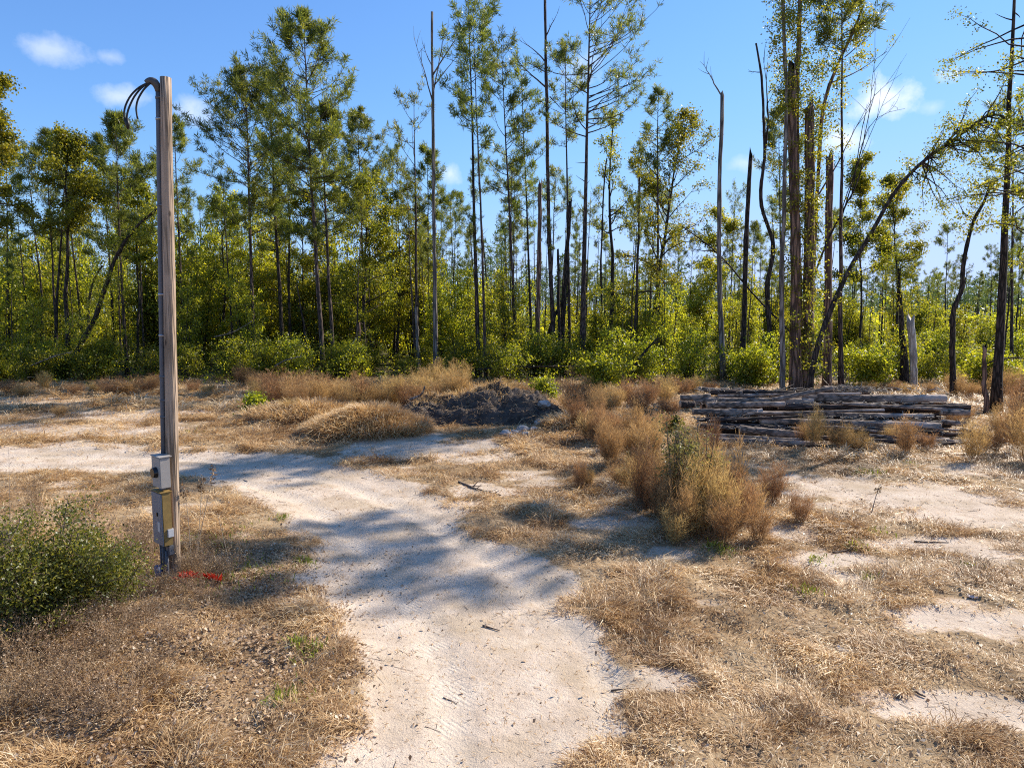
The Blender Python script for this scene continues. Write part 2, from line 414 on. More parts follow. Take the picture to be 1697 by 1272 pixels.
# ---------------------------------------------------------------- dry grass, litter, twigs (stuff)
def scatter(rg, y0, y1, dens, xl=None, xr=None):
    W = 0.80 * y1 + 2.0
    n = int(dens * 2 * W * (y1 - y0))
    x = rg.uniform(-W, W, n); y = rg.uniform(y0, y1, n)
    k = np.abs(x) < 0.80 * y + 2.0
    return x[k], y[k]

def blades(acc, rg, x, y, L, wd, lean, az, mi=0, rnd=None, zoff=0.0, curl=0.25):
    n = len(x)
    z = gz(x, y) + zoff + (1 - sand_mask(x, y)) * relief(x, y) * sstep(45, 30, y)
    b = np.stack([x, y, z], 1)
    h = np.stack([np.cos(az), np.sin(az), np.zeros(n)], 1)
    t = b + L[:, None] * (h * np.cos(lean)[:, None] + np.array([0, 0, 1.0]) * np.sin(lean)[:, None])
    side = np.stack([-np.sin(az), np.cos(az), rg.uniform(-.6, .6, n)], 1) * wd[:, None]
    sag = np.stack([rg.normal(0, .08, n) * L, rg.normal(0, .08, n) * L, np.abs(rg.normal(curl, .12, n)) * L * 0.6], 1)
    acc.diamonds(b, t, side, sag, mi, rnd)

def build_grass():
    rg = np.random.RandomState(5)
    acc = Acc()
    for y0, y1, dens, wd, ln in ((3.6, 7.0, 7500, .0031, .10), (7.0, 11, 4200, .0036, .115), (11, 16, 2000, .0047, .135), (16, 24, 900, .007, .20), (24, 37, 300, .0115, .28)):
        x, y = scatter(rg, y0, y1, dens)
        s = sand_mask(x, y)
        lit = sstep(-1.0, -2.4, x + (fbm(x, y, 43) - .5) * 1.5) * sstep(11, 8, y)
        tuft = fbm(x * 1.6, y * 1.6, 61, 4)
        keep = rg.rand(len(x)) < np.clip((1 - s * 1.08), 0, 1) * (0.16 + 1.0 * sstep(0.33, 0.58, tuft)) * (1 - 0.15 * lit)
        keep |= (rg.rand(len(x)) < 0.018)
        x, y, tuft, s, lit = x[keep], y[keep], tuft[keep], s[keep], lit[keep]
        n = len(x)
        az = fbm(x * 0.8, y * 0.8, 71, 3) * 14 + rg.normal(0, .9, n)
        hi = sstep(0.5, 0.68, tuft)
        lean = np.clip(rg.normal(0.15, .15, n) + hi * 0.28 * rg.rand(n), 0.01, 1.3)
        L = ln * rg.lognormal(0, .35, n) * (0.75 + 0.7 * hi) * (1 - .4 * s)
        tone = np.clip(0.46 + 1.0 * (fbm(x * .9, y * .9, 81, 4) - .42) + .5 * (fbm(x * 4, y * 4, 83, 3) - .5) + rg.normal(0, .22, n) - .04 * lit, 0, 1)
        blades(acc, rg, x, y, L, wd * rg.uniform(.6, 1.4, n), lean, az, 0, tone)
    # shaggy straw on the mounds
    for cx, cy, rx, ry, nn in ((M1[0], M1[1], 1.7, 1.5, 26000), (-6.6, 22.3, 2.2, 1.3, 9000), (-1.1, 24.6, 2.6, 0.9, 16000), (2.3, 20.6, 1.3, .9, 5000)):
        a = rg.uniform(0, 6.28, nn); r = np.sqrt(rg.rand(nn))
        x = cx + rx * r * np.cos(a); y = cy + ry * r * np.sin(a)
        az = np.arctan2(y - cy, x - cx) + rg.normal(0, .8, nn)
        blades(acc, rg, x, y, rg.uniform(.2, .5, nn), rg.uniform(.005, .01, nn), np.clip(rg.normal(.35, .35, nn), -.1, 1.3), az, 0, np.clip(rg.normal(.6, .22, nn), 0, 1))
    tag(acc.build('dry_grass', M['straw']), kind='stuff')
    # leaf litter in the near left, thin brown weeds
    acc = Acc()
    for x0, x1, y0, y1, n in ((-7.5, -0.8, 3.6, 10, 60000), (-12, 14, 10, 30, 30000), (-2.5, 7, 3.6, 11, 8000), (-30, 32, 33, 46, 30000)):
        x = rg.uniform(x0, x1, n); y = rg.uniform(y0, y1, n)
        k = rg.rand(n) < (1 - 0.93 * sand_mask(x, y)) * (0.3 + sstep(.4, .6, fbm(x * 1.2, y * 1.2, 91, 3))) * (sstep(-.6, -2.0, x) if y1 <= 10 and x1 < 0 else 1.0)
        x, y = x[k], y[k]; n = len(x)
        sc = 1.0 if y1 <= 10 else (1.6 if y1 <= 30 else 3.2)
        az = rg.uniform(0, 6.28, n); L = rg.uniform(.024, .058, n) * (sc if x1 < 0 else sc * .62)
        blades(acc, rg, x, y, L, L * rg.uniform(.18, .36, n), rg.normal(.15, .4, n), az, 0, np.clip(rg.normal(.70, .24, n), 0, 1), zoff=0.004 + 0.02 * rg.rand(n), curl=.1)
    tag(acc.build('leaf_litter', M['dead_leaf']), kind='stuff')
    acc = Acc()
    for y0, y1, dens, r in ((3.6, 8, 60, .0022), (8, 14, 26, .0032), (14, 24, 6, .006)):
        x, y = scatter(rg, y0, y1, dens)
        k = rg.rand(len(x)) < (.04 + .96 * sstep(.48, .64, fbm(x * .9, y * .9, 95, 3))) * (1 - .45 * (poly_sd(x, y, ROAD) > .1)) * (1 - .7 * rut_mask(x, y))
        x, y = x[k], y[k]; n = len(x)
        L = rg.lognormal(-3.1, .6, n) * (1 + y / 14); az = rg.uniform(0, 6.28, n)
        a = np.stack([x, y, gz(x, y) + r * .8], 1); x2, y2 = x + L * np.cos(az), y + L * np.sin(az)
        b = np.stack([x2, y2, gz(x2, y2) + r * .8 + rg.rand(n) * .02], 1)
        acc.prisms(a, b, r * rg.uniform(.6, 1.7, n))
    tag(acc.build('twig_litter', M['twig']), kind='stuff')
    # fresh green specks
    acc = Acc()
    for u, v, rr, n in ((478, 1170, .10, 260), (515, 1092, .08, 160), (490, 1080, .06, 90), (1607, 945, .08, 160), (1440, 965, .06, 90), (1335, 985, .08, 120), (1420, 910, .1, 120), (1445, 885, .12, 120), (1500, 770, .15, 120), (1437, 785, .2, 200), (466, 860, .06, 80), (505, 935, .08, 120), (1190, 915, .14, 300), (1355, 930, .1, 100), (860, 700, .1, 60), (300, 720, .3, 160), (370, 650, .3, 140), (390, 960, .35, 420), (340, 900, .4, 420)):
        n = n // 2
        c = at(u, v)
        x = c[0] + rg.normal(0, rr, n); y = c[1] + rg.normal(0, rr, n)
        blades(acc, rg, x, y, rg.uniform(.05, .14, n), rg.uniform(.003, .006, n) * (1 + c[1] / 15), rg.uniform(.4, 1.4, n), rg.uniform(0, 6.28, n), 0, rg.rand(n))
    tag(acc.build('fresh_grass', M['grass_green']), kind='stuff')
build_grass()

# ---------------------------------------------------------------- tree builders
def bend_path(p0, p1, n, wob, rg, mids=()):
    pts = [np.asarray(p0, float)] + [np.asarray(m, float) for m in mids] + [np.asarray(p1, float)]
    pts = np.array(pts)
    seg = np.concatenate([[0], np.cumsum(np.linalg.norm(np.diff(pts, axis=0), axis=1))])
    t = np.linspace(0, seg[-1], n)
    if len(pts) > 2:   # smooth through the control points
        P = np.zeros((n, 3))
        for c in range(3):
            P[:, c] = np.interp(t, seg, pts[:, c])
        for _ in range(2): P[1:-1] = (P[:-2] + 2 * P[1:-1] + P[2:]) / 4
    else:
        P = np.stack([np.interp(t, seg, pts[:, c]) for c in range(3)], 1)
    w = rg.normal(0, wob, (n, 3)); w[0] = 0; w[:, 2] = 0
    w = np.cumsum(w, 0) * 0.5; w -= np.linspace(0, 1, n)[:, None] * w[-1]
    return P + w

def along(P, f):
    k = f * (len(P) - 1); i = min(int(k), len(P) - 2); w = k - i
    return P[i] * (1 - w) + P[i + 1] * w

def limb(rg, p, az, el, L, n=5, up=0.25, jit=0.10):
    pts = [p]; a, e = az, el
    for i in range(n - 1):
        a += rg.normal(0, jit * 1.6); e += up / (n - 1) + rg.normal(0, jit)
        pts.append(pts[-1] + L / (n - 1) * np.array([math.cos(a) * math.cos(e), math.sin(a) * math.cos(e), math.sin(e)]))
    return np.array(pts)

def needles(acc, rg, C, D, nb=15, L=0.33, w=0.017, mi=0):
    n = len(C)
    if n == 0: return
    C = np.repeat(np.array(C), nb, 0); D = np.repeat(np.array(D), nb, 0)
    d = unit(D * 0.55 + rg.normal(0, .55, C.shape))
    b = C + rg.normal(0, .05, C.shape)
    ln = L * rg.uniform(.6, 1.25, (len(C), 1))
    sd = unit(np.cross(d, rg.normal(0, 1, C.shape))) * w * rg.uniform(.7, 1.4, (len(C), 1))
    tone = np.clip(np.repeat(rg.normal(.45, .22, n), nb) + rg.normal(0, .14, len(C)), 0, 1)
    acc.diamonds(b, b + d * ln, sd, None, mi, tone, 0.45)

def leaf_cloud(acc, rg, C, rad, nl, L=0.13, w=0.045, mi=0, tone=0.5, flat=0.75):
    n = len(C)
    if n == 0: return
    rad = np.zeros(n) + rad
    c = np.repeat(np.array(C), nl, 0)
    off = rg.normal(0, .55, c.shape) * np.repeat(rad, nl)[:, None]; off[:, 2] *= flat
    p = c + off
    d = unit(rg.normal(0, 1, c.shape) + np.array([0, 0, -.25]))
    ln = L * rg.uniform(.6, 1.35, (len(c), 1))
    sd = unit(np.cross(d, rg.normal(0, 1, c.shape) + np.array([0, 0, .3]))) * w * rg.uniform(.7, 1.3, (len(c), 1))
    t = np.clip(np.repeat(rg.normal(tone, .16, n), nl) + rg.normal(0, .2, len(c)), 0, 1)
    acc.diamonds(p, p + d * ln, sd, rg.normal(0, .012, p.shape), mi, t, 0.48)

def pine_geo(rg, P, r0, cb, spread, nl, dens=1.0, asc=0.55, stubs=6, r1=0.25, bias=None, nb=15, top=True, prof='round'):
    """trunk along P, limbs from fraction cb to the tip; returns (wood, foliage)"""
    wood, fol = Acc(), Acc()
    k = len(P); tt = np.linspace(0, 1, k)
    rad = r0 * (1 - (1 - r1 * .45) * tt ** 0.9) * (1 + 0.35 * np.exp(-tt * 30))
    wood.tube(P, rad, 7)
    C, D = [], []
    H = np.linalg.norm(P[-1] - P[0])
    for i in range(nl):
        f = cb + (0.99 - cb) * ((i + rg.rand()) / nl) ** 0.9
        q = (f - cb) / (1 - cb)
        pr = {'round': math.sin(math.pi * (0.18 + 0.80 * q)) ** 0.8, 'cone': 1.0 - 0.85 * q, 'flat': 0.45 + 0.55 * math.sin(math.pi * (.1 + .75 * q))}[prof]
        L = spread * pr * rg.uniform(.65, 1.15)
        az = rg.uniform(0, 2 * math.pi) if bias is None or rg.rand() > .55 else bias + rg.normal(0, .5)
        el = asc * (0.35 + 0.9 * q) + rg.normal(0, .16)
        p = along(P, f)
        B = limb(rg, p, az, el, L, 6, up=0.35)
        rb = max(0.012, r0 * (1 - .8 * f) * 0.42)
        wood.tube(B, np.linspace(rb, .006, 6), 4, cap=False)
        for fs in (0.35, 0.5, 0.65, 0.78, 0.9):
            if rg.rand() > .85: continue
            sb = limb(rg, along(B, fs), az + rg.choice([-1, 1]) * rg.uniform(.4, 1.1), el + rg.uniform(-.1, .5), L * rg.uniform(.18, .42) * (1.2 - fs * .5), 4, up=.5)
            wood.tube(sb, np.linspace(rb * .45, .005, 4), 3, cap=False)
            for g in (0.55, 0.8, 1.0):
                if rg.rand() < dens * (.55 + .45 * g):
                    C.append(along(sb, g) + rg.normal(0, .08, 3)); D.append(unit(sb[-1] - sb[0] + np.array([0, 0, .25 * L])))
        for g in (0.7, 0.85, 1.0):
            if rg.rand() < dens:
                C.append(along(B, g)); D.append(unit(B[-1] - B[-2] + np.array([0, 0, .3])))
    if top:
        for _ in range(int(6 * dens)):
            C.append(along(P, rg.uniform(.93, 1)) + rg.normal(0, .15, 3)); D.append(np.array([0, 0, 1.0]))
    for i in range(stubs):
        f = rg.uniform(.25, max(.3, cb))
        B = limb(rg, along(P, f), rg.uniform(0, 6.28), rg.uniform(-.2, .5), rg.uniform(.2, .9), 4, up=.2)
        wood.tube(B, np.linspace(r0 * .16, .006, 4), 3, cap=False)
    needles(fol, rg, C, D, nb)
    return wood, fol

def leafy_geo(rg, P, r0, cb, spread, nl, per=30, L=0.13, w=0.045, asc=0.7, tone=.5, r1=.25, rad=.36, sub=6):
    wood, fol = Acc(), Acc()
    k = len(P); tt = np.linspace(0, 1, k)
    wood.tube(P, r0 * (1 - (1 - r1 * .5) * tt) * (1 + .35 * np.exp(-tt * 25)), 7)
    C = []
    for i in range(nl):
        f = cb + (0.98 - cb) * ((i + rg.rand()) / nl)
        q = (f - cb) / (1 - cb)
        Lb = spread * math.sin(math.pi * (0.25 + 0.65 * q)) * rg.uniform(.5, 1.15)
        az = rg.uniform(0, 6.28); el = asc * (.5 + .8 * q) + rg.normal(0, .2)
        B = limb(rg, along(P, f), az, el, Lb, 6, up=.1, jit=.16)
        rb = max(.012, r0 * (1 - .75 * f) * .5)
        wood.tube(B, np.linspace(rb, .007, 6), 4, cap=False)
        C.append(B[-1])
        for _ in range(sub):
            fs = rg.uniform(.3, .95)
            sb = limb(rg, along(B, fs), az + rg.uniform(-1.3, 1.3), el + rg.uniform(-.5, .5), Lb * rg.uniform(.2, .45), 4, up=.1, jit=.2)
            wood.tube(sb, np.linspace(rb * .45, .005, 4), 3, cap=False)
            C.append(sb[-1]); 
            if rg.rand() < .6: C.append(along(sb, .55))
    C = np.array(C)
    leaf_cloud(fol, rg, C, rad * rg.uniform(.6, 1.3, len(C)), per, L, w, 0, tone)
    return wood, fol

def bush_geo(rg, h, w, nst, ncl, per, L, wl, tone=.5, rad=.3, low=.08):
    """many stemmed shrub / sapling thicket, base at the origin"""
    wood, fol = Acc(), Acc(); C = []
    for i in range(nst):
        az = rg.uniform(0, 6.28); hh = h * rg.uniform(.55, 1.0)
        tip = np.array([math.cos(az) * w * rg.uniform(.1, .8), math.sin(az) * w * rg.uniform(.1, .8), hh])
        st = np.array([math.cos(az) * .06 * w, math.sin(az) * .06 * w, -.05])
        P = bend_path(st, tip, 7, .05 * h / 3, rg)
        r = .004 + .009 * h
        wood.tube(P, np.linspace(r, .005, 7), 4, cap=False)
        for _ in range(max(1, ncl // nst)):
            f = rg.uniform(low, 1.0) ** .8
            B = limb(rg, along(P, f), rg.uniform(0, 6.28), rg.uniform(-.1, .8), w * rg.uniform(.15, .6) * (1.15 - .6 * f), 4, up=.1, jit=.2)
            wood.tube(B, np.linspace(r * .4, .004, 4), 3, cap=False)
            C.append(B[-1]); 
            if rg.rand() < .5: C.append(B[2])
    C = np.array(C); C = C[C[:, 2] > .02 * h]
    leaf_cloud(fol, rg, C, rad * rg.uniform(.6, 1.3, len(C)), per, L, wl, 0, tone)
    return wood, fol

def plume_geo(rg, h, w, nst=26, per=70):
    """dried feathery bush: upright stems with fine plumes"""
    st, fl = Acc(), Acc()
    for i in range(nst):
        az = rg.uniform(0, 6.28); rr = w * math.sqrt(rg.rand())
        b = np.array([math.cos(az) * rr * .25, math.sin(az) * rr * .25, -.03])
        hh = h * rg.uniform(.55, 1.0) * (1 - .25 * (rr / w) ** 2)
        t = np.array([math.cos(az) * rr, math.sin(az) * rr, hh]) + rg.normal(0, .03, 3)
        P = bend_path(b, t, 6, .02, rg)
        st.tube(P, np.linspace(.006, .002, 6), 3, cap=False)
        n = per
        f = rg.uniform(.22, 1.0, n)
        base = np.array([along(P, q) for q in f])
        a2 = rg.uniform(0, 6.28, n); e2 = rg.uniform(.3, 1.2, n)
        d = np.stack([np.cos(a2) * np.cos(e2), np.sin(a2) * np.cos(e2), np.sin(e2)], 1)
        L = (0.10 + .16 * np.sin(np.pi * np.clip(f * .9, 0, 1))) * rg.uniform(.6, 1.3, n) * (h / 1.4) ** .6
        base = base + d * (L * .25)[:, None] * rg.rand(n)[:, None]
        tip = base + d * L[:, None]
        sd = unit(np.cross(d, rg.normal(0, 1, d.shape))) * (.0042 * rg.uniform(.7, 1.5, n))[:, None]
        tone = np.clip(rg.normal(.5, .12) + .25 * (f - .5) + rg.normal(0, .16, n), 0, 1)
        fl.diamonds(base, tip, sd, rg.normal(0, .012, base.shape), 0, tone)
        # second order wisps
        k = rg.randint(0, n, n); b2 = base[k] + (tip[k] - base[k]) * rg.uniform(.4, .95, (n, 1))
        d2 = unit(d[k] + rg.normal(0, .5, d.shape) + np.array([0, 0, .3])); L2 = L[k] * .5
        sd2 = unit(np.cross(d2, rg.normal(0, 1, d.shape))) * .0035
        fl.diamonds(b2, b2 + d2 * L2[:, None], sd2, None, 0, np.clip(tone[k] + .1, 0, 1))
    return st, fl

def tree_obj(name, geo, mats, loc=(0, 0, 0), vine=None):
    """thing > trunk, crown; geometry given in world space is moved to a base at loc"""
    root = empty(name, loc)
    w, f = geo
    off = np.array(loc, float)
    for a in (w, f):
        a.V = [v - off for v in a.V]
    w.build('trunk', mats[0], root, smooth=True)
    if f.n: f.build('crown', mats[1], root)
    return root

# ---------------------------------------------------------------- the edge trees, one by one
LAND = []   # (screen x, short phrase) of trees one can find, for the labels of what stands between them
def base_at(u, v, Y):
    p = aty(u, v, Y); z = g1(p[0], Y)
    return p, z

def trunk_path(ub, vb, ut, vt, Y, n=12, wob=.05, rg=None, mids=(), dy=0.0):
    a = aty(ub, vb, Y); b = aty(ut, vt, Y + dy)
    # run the trunk on down to the ground along its own line
    z0 = g1(a[0], Y) - .05
    d = b - a if not mids else aty(mids[0][0], mids[0][1], Y) - a
    s = (z0 - a[2]) / d[2]
    a = a + d * s
    ms = [aty(m[0], m[1], Y + dy * .5) for m in mids]
    return bend_path(a, b, n, wob, rg, ms)

PINES = [  # base u,v ; top u,v ; Y ; diameter px ; crown base v ; spread px ; limbs ; density ; profile ; bias ; label ; short phrase
 (16, 600, 9, 235, 43, 5, 430, 42, 22, .8, 'flat', None, 'thin pine with layered drooping limbs at the very left end of the wood', 'the leftmost thin pine'),
 (97, 612, 74, 218, 42, 5, 420, 40, 26, .8, 'round', None, 'slim pine left of the yellow oak, with a ragged narrow crown', 'the ragged slim pine'),
 (211, 619, 190, 192, 40, 6.5, 440, 58, 40, 1.0, 'round', None, 'dense round-topped pine left of the utility pole, tallest there', 'the pine left of the pole'),
 (192, 615, 168, 232, 46, 5, 430, 46, 30, .9, 'round', None, 'slender pine just behind and left of the tall round-topped pine', 'the slender pine'),
 (305, 590, 288, 198, 46, 6, 400, 40, 26, .8, 'round', None, 'thin dark pine showing just right of the utility pole', 'the pine right of the pole'),
 (422, 602, 405, 120, 40, 8, 395, 92, 50, 1.0, 'round', None, 'broad round-crowned pine with long bare rising limbs on its left side', 'the broad round pine'),
 (469, 602, 446, 126, 42, 8, 420, 62, 42, 1.0, 'round', None, 'grey-trunked pine close right of the broad round-crowned pine', 'the grey-trunked pine'),
 (536, 622, 503, 30, 38, 9, 330, 92, 58, 1.0, 'round', None, 'tallest full-crowned pine left of centre, spiky top reaching the picture edge', 'the tallest full pine'),
 (554, 615, 530, 178, 39, 7.5, 420, 62, 38, 1.0, 'round', None, 'pine twin-standing close right of the tallest full-crowned pine, shorter', 'its shorter twin'),
 (608, 610, 592, 188, 50, 6, 370, 50, 32, 1.1, 'round', None, 'compact dense-tufted pine rising behind the bright yellow-green trees', 'the compact pine'),
 (693, 612, 686, 163, 42, 7, 420, 60, 13, .35, 'flat', math.pi, 'dying pine with a few bare limbs sweeping left and hardly any needles', 'the dying pine'),
 (712, 600, 708, 245, 50, 5, 380, 32, 22, .9, 'round', None, 'short-crowned pine hidden close behind the tall bare needleless trunk', 'the short pine behind it'),
 (794, 626, 776, 12, 38, 8.5, 215, 62, 26, .55, 'flat', None, 'very tall open-crowned pine, left one of a close pair at centre', 'the left pine of the pair'),
 (806, 645, 785, 40, 36, 6, 260, 40, 22, .5, 'flat', None, 'slimmer open-crowned pine, right one of the close pair at centre', 'the right pine of the pair'),
 (858, 615, 831, 74, 40, 6.5, 330, 48, 28, .6, 'flat', None, 'sparse narrow pine leaning slightly left, right of the close pair', 'the leaning sparse pine'),
 (882, 605, 863, 105, 44, 5.5, 390, 46, 26, .6, 'flat', None, 'thin wispy pine directly left of the snapped brown snag', 'the wispy pine'),
 (944, 600, 937, 80, 42, 6.5, 250, 42, 20, .6, 'flat', None, 'slim pine with tufted top just left of the thick forked pine', 'the tufted slim pine'),
 (965, 595, 978, -25, 40, 11, 235, 122, 34, .75, 'flat', 0.1, 'thickest pine at centre with long limbs reaching out to the right', 'the thick pine'),
 (1054, 600, 1058, 250, 46, 4, 400, 30, 16, .5, 'flat', None, 'spindly pine behind the thin brown snag right of the thick pine', 'the spindly pine'),
 (1092, 605, 1091, 148, 42, 7, 330, 36, 22, .6, 'round', None, 'straight dark pine standing in front of the wide yellow-green tree', 'the straight dark pine'),
 (1294, 620, 1290, 180, 44, 5, 400, 42, 22, .9, 'round', None, 'bluish-green pine showing left of the clustered brown trunks', 'the bluish pine'),
 (1650, 690, 1684, -175, 24.5, 16, 0, 130, 24, .8, 'flat', None, 'thick dark pine at the right edge beside the low splintered stump', 'the thick right pine'),
 (1678, 595, 1680, 180, 40, 6, 330, 46, 20, .7, 'flat', None, 'thin pine right of the thick dark pine at the right edge', 'the thin right pine'),
 (1394, 640, 1396, -70, 30, 9, 90, 66, 22, .8, 'flat', None, 'straight black-barked pine right of the clustered brown trunks', 'the black pine'),
]
for i, (ub, vb, ut, vt, Y, dp, cbv, sp, nl, de, prof, bias, lab, ph) in enumerate(PINES):
    rg = np.random.RandomState(100 + i)
    m = Y / F
    P = trunk_path(ub, vb, ut, vt, Y, 14, .035, rg)
    H = P[-1][2] - P[0][2]
    cb = (aty(ut, cbv, Y)[2] - P[0][2]) / H
    geo = pine_geo(rg, P, dp * m * .5, cb, sp * m * 1.08, int(nl * 1.3), de, .5, 8, bias=bias, prof=prof, nb=18)
    o = tree_obj('pine_tree', geo, (M['bark_pine'] if i % 3 else M['bark_dark'], M['needle']), P[0])
    tag(o, lab, 'pine tree')
    LAND.append((ub, ph))

LEAFY = [  # ub,vb,ut,vt,Y,dpx,cbv,spread,limbs,per,leafmat,tone,label,phrase
 (-14, 610, -2, 128, 33, 9, 400, 62, 26, 46, 'leaf_yellow', .45, 'yellow-green tree cut by the left picture edge, with thin bare top twigs', 'the left edge tree'),
 (106, 608, 112, 236, 38, 9, 395, 62, 30, 46, 'leaf_yellow', .42, 'olive-yellow oak with a full rounded crown left of the utility pole', 'the yellow oak'),
 (226, 612, 226, 300, 43, 5, 440, 46, 20, 40, 'leaf_yellow', .4, 'small yellow-green tree directly left of the utility pole', 'the small yellow tree'),
 (604, 612, 606, 305, 44, 6, 560, 84, 34, 46, 'leaf_yellow', .42, 'bright yellow-green tree mass filling the gap below the compact pine', 'the bright green mass'),
 (656, 605, 662, 312, 48, 5, 560, 56, 24, 44, 'leaf_yellow', .5, 'yellow-green tree left of the dying pine, tapering to a point', 'the pointed yellow tree'),
 (500, 605, 498, 330, 47, 5, 560, 66, 26, 44, 'leaf_green', .5, 'leafy green tree between the grey-trunked and the tallest full pine', 'the leafy gap tree'),
 (370, 600, 366, 330, 46, 5, 560, 66, 26, 44, 'leaf_green', .5, 'leafy green tree left of the broad round pine, shorter than it', 'the leafy tree by the round pine'),
 (1012, 600, 1016, 182, 44, 8.5, 400, 50, 16, 16, 'leaf_yellow', .4, 'knobbly half-dead tree with forked limbs right of the thick pine', 'the half-dead forked tree'),
 (1072, 605, 1132, 200, 43, 9, 500, 98, 34, 34, 'leaf_yellow', .4, 'wide spreading yellow-green tree leaning right, left of the pale snag', 'the wide spreading tree'),
 (1425, 620, 1428, 268, 42, 5, 470, 50, 22, 46, 'leaf_yellow', .42, 'rounded yellow-green tree below the cloud, left of the leaning trunk', 'the tree below the cloud'),
 (1486, 620, 1480, 292, 46, 5, 470, 52, 22, 44, 'leaf_yellow', .38, 'olive tree behind the leaning trunk, right of the rounded yellow one', 'the olive tree'),
 (1195, 610, 1190, 350, 50, 5, 520, 56, 22, 40, 'leaf_green', .5, 'low green tree behind the tall pale snag', 'the low green tree'),
]
for i, (ub, vb, ut, vt, Y, dp, cbv, sp, nl, per, lm, tone, lab, ph) in enumerate(LEAFY):
    rg = np.random.RandomState(300 + i)
    m = Y / F
    P = trunk_path(ub, vb, ut, vt, Y, 12, .12, rg)
    cb = (aty(ut, cbv, Y)[2] - P[0][2]) / (P[-1][2] - P[0][2])
    geo = leafy_geo(rg, P, dp * m * .5, cb, sp * m, nl, per, .13, .045, .7, tone)
    o = tree_obj('broadleaf_tree', geo, (M['bark_dark'], M[lm]), P[0])
    tag(o, lab, 'tree'); LAND.append((ub, ph))

# bare, broken and crooked trunks
def dead_tree(name, path_px, Y, d0, d1, lab, mat='bark_dark', limbs=(), jag=.0, seed=0, wob=.03, dys=None, n=None, vine=None, ph=None, rough=.12):
    rg = np.random.RandomState(500 + seed)
    m = Y / F
    pts = [aty(u, v, Y + (dys[i] if dys else 0)) for i, (u, v) in enumerate(path_px)]
    z0 = g1(pts[0][0], pts[0][1]) - .08
    d = pts[1] - pts[0]; pts[0] = pts[0] + d * ((z0 - pts[0][2]) / d[2])
    n = n or max(10, 5 * len(pts))
    P = bend_path(pts[0], pts[-1], n, wob, rg, pts[1:-1])
    root = empty(name, P[0]); off = P[0].copy()
    tt = np.linspace(0, 1, n)
    ns = 9
    a = Acc()
    lump = 1 + rg.normal(0, rough, (n, ns)) * np.where(tt > 0, 1, .5)[:, None]
    a.tube(P - off, (d0 + (d1 - d0) * tt) * m * .5 * (1 + .4 * np.exp(-tt * n * .6)), ns, jag=(rg.uniform(-.1, 1, ns) ** 2 * jag if jag else None), lump=lump)
    a.build('trunk', M[mat], root, smooth=True)
    for lp in limbs:
        dl = lp[-1]; pp = [aty(u, v, Y) for u, v in lp[:-1]]
        B = bend_path(pp[0], pp[-1], max(7, 3 * len(pp)), .03, rg, pp[1:-1]) - off
        b = Acc(); b.tube(B, np.linspace(dl * m * .5, .006, len(B)), 5, cap=False)
        for f in (.35, .5, .62, .75, .86, .94):
            if rg.rand() < .75:
                dd = B[-1] - B[0]; az = math.atan2(dd[1], dd[0])
                sb = limb(rg, along(B, f), az + rg.uniform(-1, 1), math.atan2(dd[2], np.hypot(dd[0], dd[1]) + 1e-6) + rg.uniform(-.7, .7), np.linalg.norm(dd) * rg.uniform(.12, .34), 4)
                b.tube(sb, np.linspace(dl * m * .2, .004, 4), 3, cap=False)
        b.build('branch', M[mat], root, smooth=True)
    if vine:
        f0, f1, ncl, rad, mk, per = vine
        C = np.array([along(P, rg.uniform(f0, f1)) - off + rg.normal(0, rad, 3) * np.array([1, 1, .6]) for _ in range(ncl)])
        v = Acc(); leaf_cloud(v, rg, C, .28, int(per * 1.4), .095, .034, 0, .5); v.build('vine', M[mk], root)
    tag(root, lab, 'dead tree' if not vine else 'tree trunk')
    if ph: LAND.append((path_px[0][0], ph))
    return root

dead_tree('dead_tree', [(722, 618), (717, 330), (717, 190), (716, 20)], 39, 8, 3.5, 'tall straight bare trunk with forked naked limbs only at its top', 'bark_grey',
          limbs=[((717, 168), (690, 75), (686, 62), 2.6), ((717, 165), (733, 70), (745, 40), 2.6), ((717, 125), (752, 72), (764, 48), 3), ((717, 145), (760, 88), 2.4), ((717, 112), (700, 72), 2.0)], seed=1, ph='the tall bare trunk')
dead_tree('dead_tree', [(918, 595), (911, 400), (906, 100), (903, -10)], 41, 8, 4, 'tall nearly needleless pine trunk with a few crooked limbs to its left', 'bark_pine',
          limbs=[((906, 146), (870, 115), (845, 85), 3), ((906, 105), (880, 78), (862, 68), 2.6), ((911, 160), (935, 185), 2), ((905, 60), (925, 20), 2.4), ((905, 120), (865, 100), 2)], seed=2, ph='the needleless pine')
dead_tree('broken_snag', [(889, 612), (892, 450), (895, 306)], 39, 8.5, 6, 'brown snapped-off snag right of the wispy pine, flat splintered top', 'bark_red', jag=.5, seed=3, ph='the snapped brown snag')
dead_tree('broken_snag', [(930, 600), (936, 480), (945, 342)], 41.5, 9, 5, 'dark leaning snag pressed against the tufted slim pine', 'bark_dark', jag=.6, seed=4)
dead_tree('broken_snag', [(928, 600), (926, 490), (925, 434)], 41, 7, 4, 'short dark broken stem left of the leaning snag', 'bark_dark', jag=.8, seed=5)
dead_tree('broken_snag', [(900, 590), (920, 520), (945, 480)], 42, 6, 4, 'dark stem slanting to the right across the snags at centre', 'bark_dark', seed=6)
dead_tree('broken_snag', [(1051, 602), (1056, 450), (1060, 300)], 42, 4.5, 3, 'thin brown snag right of the half-dead forked tree', 'bark_pine', jag=.4, seed=7)
dead_tree('broken_snag', [(998, 600), (996, 430), (1003, 270), (1006, 262)], 43, 4, 2, 'slender bare pole of a tree right of the thick pine', 'bark_dark', limbs=[((998, 345), (985, 320), (980, 312), 1.6)], seed=8)
